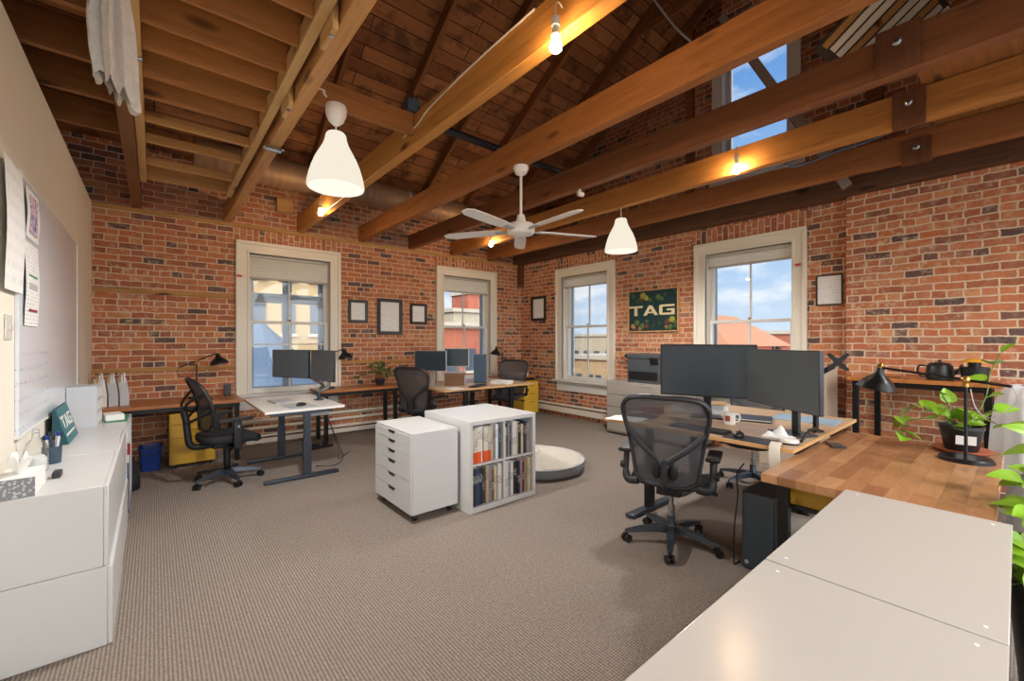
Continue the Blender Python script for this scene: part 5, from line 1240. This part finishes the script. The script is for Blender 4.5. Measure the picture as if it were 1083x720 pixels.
# letters T A G in a wide sans
def letters(m, parent, sc, xw, th, Mx, name='letter'):
    s_ = .19
    T_ = [[(0, 1), (0, 1-s_), (.40, 1-s_), (.40, 0), (.60, 0), (.60, 1-s_), (1, 1-s_), (1, 1)]]
    A_ = [[(0, 0), (.42, 1), (.62, 1), (1.06, 0), (.84, 0), (.745, .22), (.31, .22), (.215, 0)]]
    G_ = [[(1.05, 1), (.12, 1), (0, .9), (0, .1), (.12, 0), (1.05, 0), (1.05, .58), (.55, .58), (.55, .58-s_*.9), (.86, .58-s_*.9), (.86, s_), (.2, s_), (.2, 1-s_), (1.05, 1-s_)]]
    x = 0
    for nm, polys, adv in (('t', T_, 1.10), ('a', A_, 1.17), ('g', G_, 1.1)):
        mb = MB()
        for p in polys: mb.prism([((x+a)*xw, b*sc) for a, b in p], 0, th, Mx)
        if nm == 'a':   # counter of the A
            mb.mat(1); mb.prism([((x+a)*xw, b*sc) for a, b in ((.40, .36), (.52, .70), (.66, .36))], th*.9, th*1.06, Mx); mb.mat(0)
        mb.build('letter_'+nm, m, parent); x += adv
t = thing('tabletop_sign', 'teal wedge sign reading TAG on the white cabinets against the wall', 'sign', (-.512, 4.28, ZC))
Mxz = Matrix(((1, 0, 0, 0), (0, 0, -1, 0), (0, 1, 0, 0), (0, 0, 0, 1)))
mb = MB(); mb.prism([(0, 0), (.078, 0), (.016, .235), (.004, .235)], -.225, .225, Mxz); mb.build('wedge', M['tealside'], t)
d = Vector((-.062, 0, .235)); Lf = d.length; d.normalize(); nrm = Vector((d.z, 0, -d.x))
Mf = Matrix((Vector((0, 1, 0)), d, nrm)).transposed().to_4x4(); Mf.translation = Vector((.078, 0, 0))+nrm*.0005
mb = MB(); mb.box(-.225, .225, .001, Lf, 0, .002, 0, Mf); o = mb.build('face', M['teal'], t)
Ml = Mf @ Matrix.Translation((-.19, .100, .002)); letters([M['paper'], M['teal']], o, .085, .113, .0015, Ml)
mb = MB()
for k, w_ in enumerate((.03, .022, .026, .018, .03, .024, .02, .028, .022, .03)): mb.box(-.185+k*.037, -.185+k*.037+w_, .050, .064, .002, .0028, 0, Mf)
mb.build('small_lettering', M['paper'], o)
t = thing('file_box', 'pale grey document box standing on the white cabinets', 'document box', (-.43, 4.90, ZC), radians(-3))
mb = MB(); mb.box(-.09, .085, -.12, .12, 0, .322, .003); mb.build('carton', M['greycard'], t)
for k in range(3):
    for y in (-.075, .0, .075):
        mb = MB(); mb.box(.0855, .087, y-.028, y+.028, .03+k*.10, .10+k*.10); mb.build('label_card', M['papert'], t)
mb = MB(); mb.box(-.075, .075, -.225, .225, 0, .003, .001); tag(mb.build('cutting_mat', M['green'], None, (-.25, 5.12, ZC)), 'green cutting mat at the far end of the white cabinets', 'cutting mat')
mb = MB(); mb.obox((0, 0, .028), (.12, .22, .050), (0, radians(0), .2), .004); tag(mb.build('envelope_stack', M['paper'], None, (-.275, 5.07, ZC+.0035)), 'white stack of envelopes on the green cutting mat', 'papers')

# left wall
def pict():
    n_ = NT('print_picture'); v_ = n_.noise(n_.coord(), 22, 3)
    return n_.bsdf(n_.ramp(v_, [(.35, lin((70, 70, 120))), (.47, lin((168, 150, 190))), (.55, lin((226, 214, 220))), (.65, lin((190, 120, 110)))]), .6)
t = thing('whiteboard', 'glossy whiteboard with faint writing on the left wall', 'whiteboard', (LX, 0, 0))
mb = MB(); mb.box(.001, .016, 3.29, 5.44, .95, 2.32, .002); mb.build('board', M['whiteboard'], t)
mb = MB(); mb.box(.0005, .02, 5.43, 5.445, .945, 2.325); mb.box(.0005, .02, 3.285, 5.43, 2.312, 2.325); mb.box(.0005, .02, 3.285, 5.43, .945, .957); mb.build('rim', M['lampwhite'], t)
def sheet_wall(y0, y1, z0, z1, label, m, x=.0215, curl=.03):
    t = thing('pinned_sheet', label, 'paper', (LX+x, (y0+y1)/2, z0)); mb = MB()
    mb.grid(lambda u, v: (.001+curl*sin(pi*(1-v))**2*.6+.008*sin(9*v)*curl*20*.1, (u-.5)*(y1-y0), v*(z1-z0)), 5, 14, .0008); mb.build('sheet', m, t, ang=80)
    return t
sheet_wall(2.98, 3.335, 1.69, 2.31, 'long curling plan sheet hanging at the left edge of the whiteboard', paper_lines('plan', sc=14, strength=.12), curl=.014)
t = sheet_wall(3.40, 3.72, 2.01, 2.28, 'pinned colour print above the page with red lines on the whiteboard', M['paper'], curl=.012)
mb = MB(); mb.box(.006, .009, -.09, .09, .03, .235); mb.build('picture', pict(), t)
t = sheet_wall(3.37, 3.71, 1.53, 1.985, 'pinned printed page below the colour print on the whiteboard', M['papert'], curl=.012)
for z, h_, m in ((.20, .035, 'grey'), (.08, .012, 'red'), (.27, .01, 'green')):
    mb = MB(); mb.box(.0075, .0095, -.10, .10, z, z+h_); mb.build('printed_band', M[m], t)
t = thing('light_switch', 'cream double light switch on the left wall below the plan sheet', 'light switch', (LX+.001, 3.15, 1.515)); mb = MB(); mb.box(0, .007, -.06, .06, -.06, .06, .002); mb.build('plate', M['ceramic'], t)
for y in (-.025, .025): mb = MB(); mb.box(.0075, .016, y-.006, y+.006, -.014, .014, .002); mb.build('toggle', M['ceramic'], t)

# framed pictures
def picture(cx_, cz, w, h, side, label, fr=.035, mat_w=.05, m='frame_black', art=None):
    t = thing('framed_certificate', label, 'picture', (cx_, BY, cz) if side == 'b' else (RX, cx_, cz), 0 if side == 'b' else -pi/2, 'framed certificates')
    a, b = w/2, h/2; mb = MB()
    rings = []
    mb.loft([[(-a, -.002, -b), (a, -.002, -b), (a, -.002, b), (-a, -.002, b)], [(-a, -.026, -b), (a, -.026, -b), (a, -.026, b), (-a, -.026, b)], [(-a+fr, -.022, -b+fr), (a-fr, -.022, -b+fr), (a-fr, -.022, b-fr), (-a+fr, -.022, b-fr)], [(-a+fr, -.010, -b+fr), (a-fr, -.010, -b+fr), (a-fr, -.010, b-fr), (-a+fr, -.010, b-fr)]], caps=False); mb.build('frame', M[m], t)
    mb = MB(); mb.box(-a+fr*.9, a-fr*.9, -.010, -.006, -b+fr*.9, b-fr*.9); mb.build('mat_board', M['mat_board'] if mat_w else M['frame_black'], t)
    q = fr+mat_w; mb = MB(); mb.box(-a+q, a-q, -.0115, -.0101, -b+q, b-q); mb.build('certificate', art or M['cert'], t)
picture(2.495, 1.916, .31, .36, 'b', 'black framed certificate left of the largest one on the back wall', .042, .012)
picture(3.031, 1.848, .44, .60, 'b', 'largest black framed certificate in the middle of three on the back wall', .055, .02)
picture(3.56, 1.917, .32, .36, 'b', 'black framed certificate right of the largest one, nearest the corner window', .042, .012)
picture(6.25, 2.096, .42, .49, 'r', 'black framed certificate beside the brick corner on the right wall', .05, .012)
picture(1.40, 2.033, .255, .352, 'r', 'thin framed certificate between the right window and brick chimney', .014, .008)

# TAG moss sign
t = thing('moss_sign', 'dark green moss sign with cream letters TAG between two right-hand windows', 'sign', (RX, 3.665, 1.917), -pi/2); a, b = .436, .331
mb = MB(); fr = .016
mb.box(-a, a, -.05, -.001, -b, -b+fr); mb.box(-a, a, -.05, -.001, b-fr, b); mb.box(-a, -a+fr, -.05, -.001, -b+fr, b-fr); mb.box(a-fr, a, -.05, -.001, -b+fr, b-fr); mb.build('frame', M['oak_edge'], t)
M['moss_d'] = plain('dark_moss', (30, 56, 56), .95, var=.6, vs=26, bump=.9, bs=70)
mb = MB(); mb.box(-a+fr, a-fr, -.03, -.002, -b+fr, b-fr); mb.build('moss_bed', M['moss_d'], t)
mc = [plain('moss_a', (84, 104, 58), .95, var=.4, vs=40, bump=.8, bs=90), plain('moss_b', (158, 152, 58), .95, var=.3, vs=40, bump=.8, bs=90), plain('moss_c', (108, 64, 58), .95, var=.4, vs=40, bump=.8, bs=90), plain('moss_e', (56, 84, 62), .95, var=.4, vs=40, bump=.8, bs=90), plain('moss_f', (164, 124, 84), .95, var=.3, vs=40, bump=.8, bs=90)]
rnd = random.Random(21)
cl_ = [(-.16, .24, .062, 1), (-.10, .20, .05, 1), (-.20, .19, .045, 2), (-.26, .16, .04, 3), (-.04, .17, .04, 0), (.10, .20, .055, 0), (.16, .17, .035, 0), (.22, .24, .04, 3), (-.34, .24, .045, 3), (-.34, -.24, .05, 4), (-.28, -.19, .06, 0), (-.18, -.24, .055, 0), (-.22, -.27, .04, 4), (-.10, -.17, .035, 0), (-.10, -.25, .045, 2), (-.31, -.29, .03, 2), (.02, -.24, .03, 3), (.26, -.18, .06, 2), (.33, -.15, .055, 1), (.30, -.26, .05, 0), (.38, -.26, .04, 3), (.24, -.26, .035, 4), (.37, -.19, .04, 0), (.39, .27, .03, 3), (.12, -.2, .03, 3)]
for x, z, r_, k in cl_:
    mb = MB(); mb.sphere((x, -.028, z), r_*.85, 14, (1, .7, 1)); 
    for v in mb.bm.verts: v.co += v.normal*rnd.uniform(-.011, .011)
    mb.build('moss_tuft', mc[k], t, ang=80)
letters([plain('cream_letter', (228, 212, 166), .55), M['moss_d']], t, .155, .235, .018, Matrix(((1, 0, 0, -.405), (0, 0, -1, -.034), (0, 1, 0, -.075), (0, 0, 0, 1))))

# plants
def leaf(mb, p, dirv, up, L):
    d = Vector(dirv).normalized(); u = Vector(up); s = d.cross(u)
    if s.length < 1e-3: s = Vector((1, 0, 0))
    s.normalize(); u = s.cross(d).normalized(); p = Vector(p)
    prof = [(0, .02), (-.06, .22), (.05, .40), (.25, .46), (.5, .40), (.75, .24), (.92, .09), (1.0, .0)]
    rows = []
    for a, w in prof:
        c = p+d*(a*L)-u*(.22*L*max(a, 0)**2); rows.append([c-s*(w*L)+u*(w*L*.28), c-s*(w*L*.5)+u*(w*L*.06), c, c+s*(w*L*.5)+u*(w*L*.06), c+s*(w*L)+u*(w*L*.28)])
    bm = bmesh.new(); V = [[bm.verts.new(q) for q in r] for r in rows]
    for i in range(len(V)-1):
        for j in range(4):
            bm.faces.new((V[i][j], V[i][j+1], V[i+1][j+1], V[i+1][j]))
    mb._fin(bm)
def plant(name, label, loc, pot, vines, leaf_m, L=(.06, .10), every=3, seed=1, extra=(), zlo=-.35):
    """vines: polylines in local coordinates; leaves alternate along each"""
    t = thing(name, label, 'plant', loc); pot(t); r_ = random.Random(seed); lf = MB(); st = MB()
    for pts in vines:
        C = catmull(pts, 6); st.tube(C, .0035, 5)
        for i in range(2, len(C), every):
            tng = (C[min(i+1, len(C)-1)]-C[i-1]).normalized(); sd = tng.cross(Vector((0, 0, 1)))
            if sd.length < .1: sd = Vector((r_.uniform(-1, 1), r_.uniform(-1, 1), 0))
            sd.normalize(); sg = 1 if (i//every) % 2 else -1
            d = sd*sg*r_.uniform(.5, 1)+tng*.4+Vector((r_.uniform(-.4, .4), r_.uniform(-.4, .4), r_.uniform(zlo, .3)))
            p1 = C[i]+d.normalized()*.02; st.tube([C[i], p1], .002, 4)
            leaf(lf, p1, d, Vector((r_.uniform(-.4, .4)-.3, r_.uniform(-.4, .4)-.2, 1)), r_.uniform(*L))
    for p, d, u, l in extra: leaf(lf, p, d, u, l)
    st.build('stems', M['stem'], t, ang=80); lf.build('leaves', leaf_m, t, ang=60)
    return t
def round_pot(r, h, m, saucer=None, card=False):
    def f(t):
        mb = MB(); mb.lathe([(r*.74, 0), (r*.78, .004), (r, h-.02), (r*1.04, h-.02), (r*1.04, h), (r*.94, h), (r*.92, h-.03), (.004, h-.032)], 30)
        mb.build('pot', m, t, loc=(0, 0, .012 if saucer else 0))
        if saucer: mb = MB(); mb.lathe([(r*.9, 0), (r*1.3, .008), (r*1.38, .022), (r*1.33, .022), (r*.86, .0115), (.004, .0112)], 30); mb.build('saucer', saucer, t)
        if card: mb = MB(); mb.obox((-r*.86*cos(.25)-.012, -r*.86*sin(.25)-.004, h*.56), (.003, .09, .055), (0, radians(-9), .25), .0); mb.build('card', M['ceramic'], t)
    return f
plant('potted_pothos', 'pothos in a black pot on a terracotta saucer behind the near desk lamp', (3.90, .23, .75), round_pot(.10, .155, M['black'], M['terracotta'], True),
      [[(0, .03, .15), (-.04, .12, .25), (-.10, .20, .27), (-.14, .26, .20)], [(-.02, .02, .15), (-.06, .10, .20), (-.10, .24, .17), (-.10, .28, .10), (-.12, .25, .07)], [(.02, -.02, .15), (.0, .06, .26), (-.05, .10, .27)], [(0, -.03, .15), (.02, -.09, .24), (.0, -.14, .28)], [(.03, .02, .15), (.08, .06, .28), (.06, .10, .36)], [(0, -.03, .15), (.05, -.10, .34), (.10, -.12, .50), (.06, -.16, .62)], [(-.02, 0, .15), (-.08, -.04, .24), (-.12, -.06, .22)]], M['leaf'], (.07, .115), 4, 3)
def tall_pot(t):
    mb = MB(); mb.lathe([(.12, 0), (.125, .006), (.165, .50), (.172, .50), (.172, .53), (.155, .53), (.15, .48), (.004, .47)], 36); mb.build('planter', M['black'], t)
plant('floor_plant', 'large pothos in a tall black floor planter at the right edge', (2.62, -.135, 0), tall_pot,
      [[(0, 0, .48), (.03, .05, .70), (.06, .10, .85), (.10, .12, .92)], [(.04, 0, .48), (.14, .06, .66), (.26, .10, .74), (.36, .11, .70)], [(-.04, .0, .48), (-.05, .06, .60), (-.02, .10, .70)], [(0, -.03, .48), (.10, .02, .80), (.22, .07, 1.0), (.32, .09, 1.08)], [(.05, .0, .48), (.2, .06, .9), (.42, .11, 1.05), (.6, .12, 1.02)], [(0, 0, .48), (.04, .07, .75), (.14, .10, .80), (.3, .09, .9)], [(-.02, -.02, .48), (-.08, .05, .58), (-.10, .08, .56)], [(.06, .0, .48), (.3, .06, .62), (.5, .08, .8)], [(.02, .03, .48), (.1, .08, .60), (.2, .10, .62)], [(0, 0, .48), (.02, .09, .60), (.04, .12, .64)]], M['leaf'], (.085, .125), 3, 10)
plant('trailing_plant', 'trailing green plant on the worktop below the framed certificates', (2.72, 6.46, .7515), round_pot(.075, .10, M['dgrey']),
      [[(0, 0, .12), (-.08, -.02, .22), (-.20, -.05, .18), (-.30, -.03, .16), (-.34, -.02, .14)], [(0, .01, .12), (.06, .03, .27), (.14, .05, .30), (.2, .03, .2)], [(0, -.02, .12), (.02, -.07, .24), (.07, -.12, .2), (.08, -.14, .15)], [(0, 0, .12), (.12, -.02, .24), (.28, -.01, .22), (.42, .04, .12), (.48, .06, -.14), (.49, .06, -.30)], [(-.02, 0, .12), (-.06, .04, .25), (-.14, .06, .28)], [(.02, 0, .12), (.1, -.08, .16), (.2, -.10, .13), (.28, -.12, .15), (.32, -.10, .14)], [(0, .01, .12), (.0, .02, .30), (-.03, .0, .34)]], M['leafd'], (.06, .09), 2, 5, zlo=.1)
# console table by the chimney
t = thing('kettle', 'black kettle with side handle on the console table against the chimney', 'kettle', (5.50, .46, 1.09), radians(115))
mb = MB(); mb.lathe([(.085, 0), (.092, .006), (.096, .06), (.086, .13), (.070, .15), (.066, .152), (.03, .16), (.003, .162)], 30); mb.build('body', M['black'], t); mb = MB(); mb.tube(catmull([(.088, 0, .125), (.14, 0, .13), (.155, 0, .08), (.13, 0, .03), (.094, 0, .03)], 6), .008, 8); mb.build('handle', M['blackm'], t); mb = MB(); mb.tube(catmull([(-.08, 0, .05), (-.13, 0, .09), (-.15, 0, .14)], 5), [.018]*5+[.011]*6, 10); mb.build('spout', M['black'], t); mb = MB(); mb.lathe([(.004, .162), (.012, .165), (.015, .178), (.004, .186)], 14); mb.build('lid_knob', M['dgrey'], t)
t = thing('planter_pot', 'black pot with an orange lid beside the kettle on the console table', 'pot', (5.42, .24, 1.09)); mb = MB(); mb.lathe([(.07, 0), (.078, .005), (.092, .13), (.086, .13), (.078, .10), (.003, .10)], 28); mb.build('pot', M['black'], t); mb = MB(); mb.lathe([(.035, .1005), (.04, .17), (.03, .172), (.003, .172)], 20); mb.build('lid_stem', M['black'], t); mb = MB(); mb.lathe([(.003, .1725), (.10, .174), (.09, .183), (.04, .20), (.004, .205)], 28); mb.build('lid', M['orange'], t)
mb = MB(); mb.box(-.05, .05, -.08, .08, 0, .01, .003); tag(mb.build('small_notebook', M['strip_dark'], None, (5.46, .80, 1.09), (0, 0, .2)), 'small dark notebook lying on the console table left of the kettle', 'notebook')
t = thing('smartphone', 'black phone lying on the butcher block near the oak desk', 'phone', (3.47, .78, .75), .5); mb = MB(); mb.box(-.075, .075, -.04, .04, 0, .009, .003); mb.build('body', M['bezel'], t); mb = MB(); mb.box(-.07, .07, -.036, .036, .0091, .0098); mb.build('screen', M['screen'], t)
t = thing('waste_bin', 'tall grey bin lined with a white plastic bag at the right edge', 'bin', (4.92, -.10, 0)); mb = MB(); mb.lathe([(.15, 0), (.155, .01), (.165, 1.06), (.16, 1.06), (.15, .02), (.003, .015)], 32); mb.build('body', M['bin'], t)
rnd = random.Random(2); mb = MB(); mb.grid(lambda u, v: ((.172+.05*v+.02*sin(5*2*pi*u)*v+.012*sin(11*2*pi*u+2)*v+.05*v*(1-v)-.02*(1-v)**3*4)*cos(2*pi*u), (.172+.05*v+.02*sin(5*2*pi*u)*v+.012*sin(11*2*pi*u+2)*v+.05*v*(1-v)-.02*(1-v)**3*4)*sin(2*pi*u), 1.125-.05*(2*v-.3)**2*2-.34*v*v+.02*sin(7*2*pi*u)*v), 60, 12, cu=True); mb.build('bag', M['plasticbag'], t, ang=60)

t = thing('wall_hook', 'black metal hook arm on the brick between the window casing and printer', 'hook', (RX, 4.16, 1.20), -pi/2)
mb = MB(); mb.box(-.02, .02, -.006, 0, -.03, .03, .002); mb.build('plate', M['blackm'], t)
mb = MB(); mb.tube(catmull([(0, -.005, .0), (0, -.06, .0), (.06, -.10, .0), (.22, -.10, .005)], 5), .010, 8); mb.build('arm_rod', M['blackm'], t)
t = thing('portfolio', 'dark grey portfolio lying flat between the two big monitor stands', 'folder', (3.74, 1.42, .80), .3); mb = MB(); mb.box(-.12, .12, -.16, .16, 0, .012, .003); mb.build('cover', M['dgrey'], t); mb = MB(); mb.box(-.116, .121, -.156, .156, .0121, .02, .001); mb.build('pages', M['paper'], t); mb = MB(); mb.box(-.12, .12, -.16, .16, .0201, .024, .002); mb.build('upper_cover', M['dgrey'], t)
sheets((3.56, 1.30, .80), -.6, .15, .21, 3, 'white printed notes on the near oak desk behind the mug', seed=13) if False else None
mb = MB(); mb.cyl((3.02, 1.32, .8085), (3.14, 1.36, .8085), .004, n=8); tag(mb.build('pen', M['bluegrey']), 'thin blue grey pen on the near oak desk between keyboard and mouse pad', 'pen')
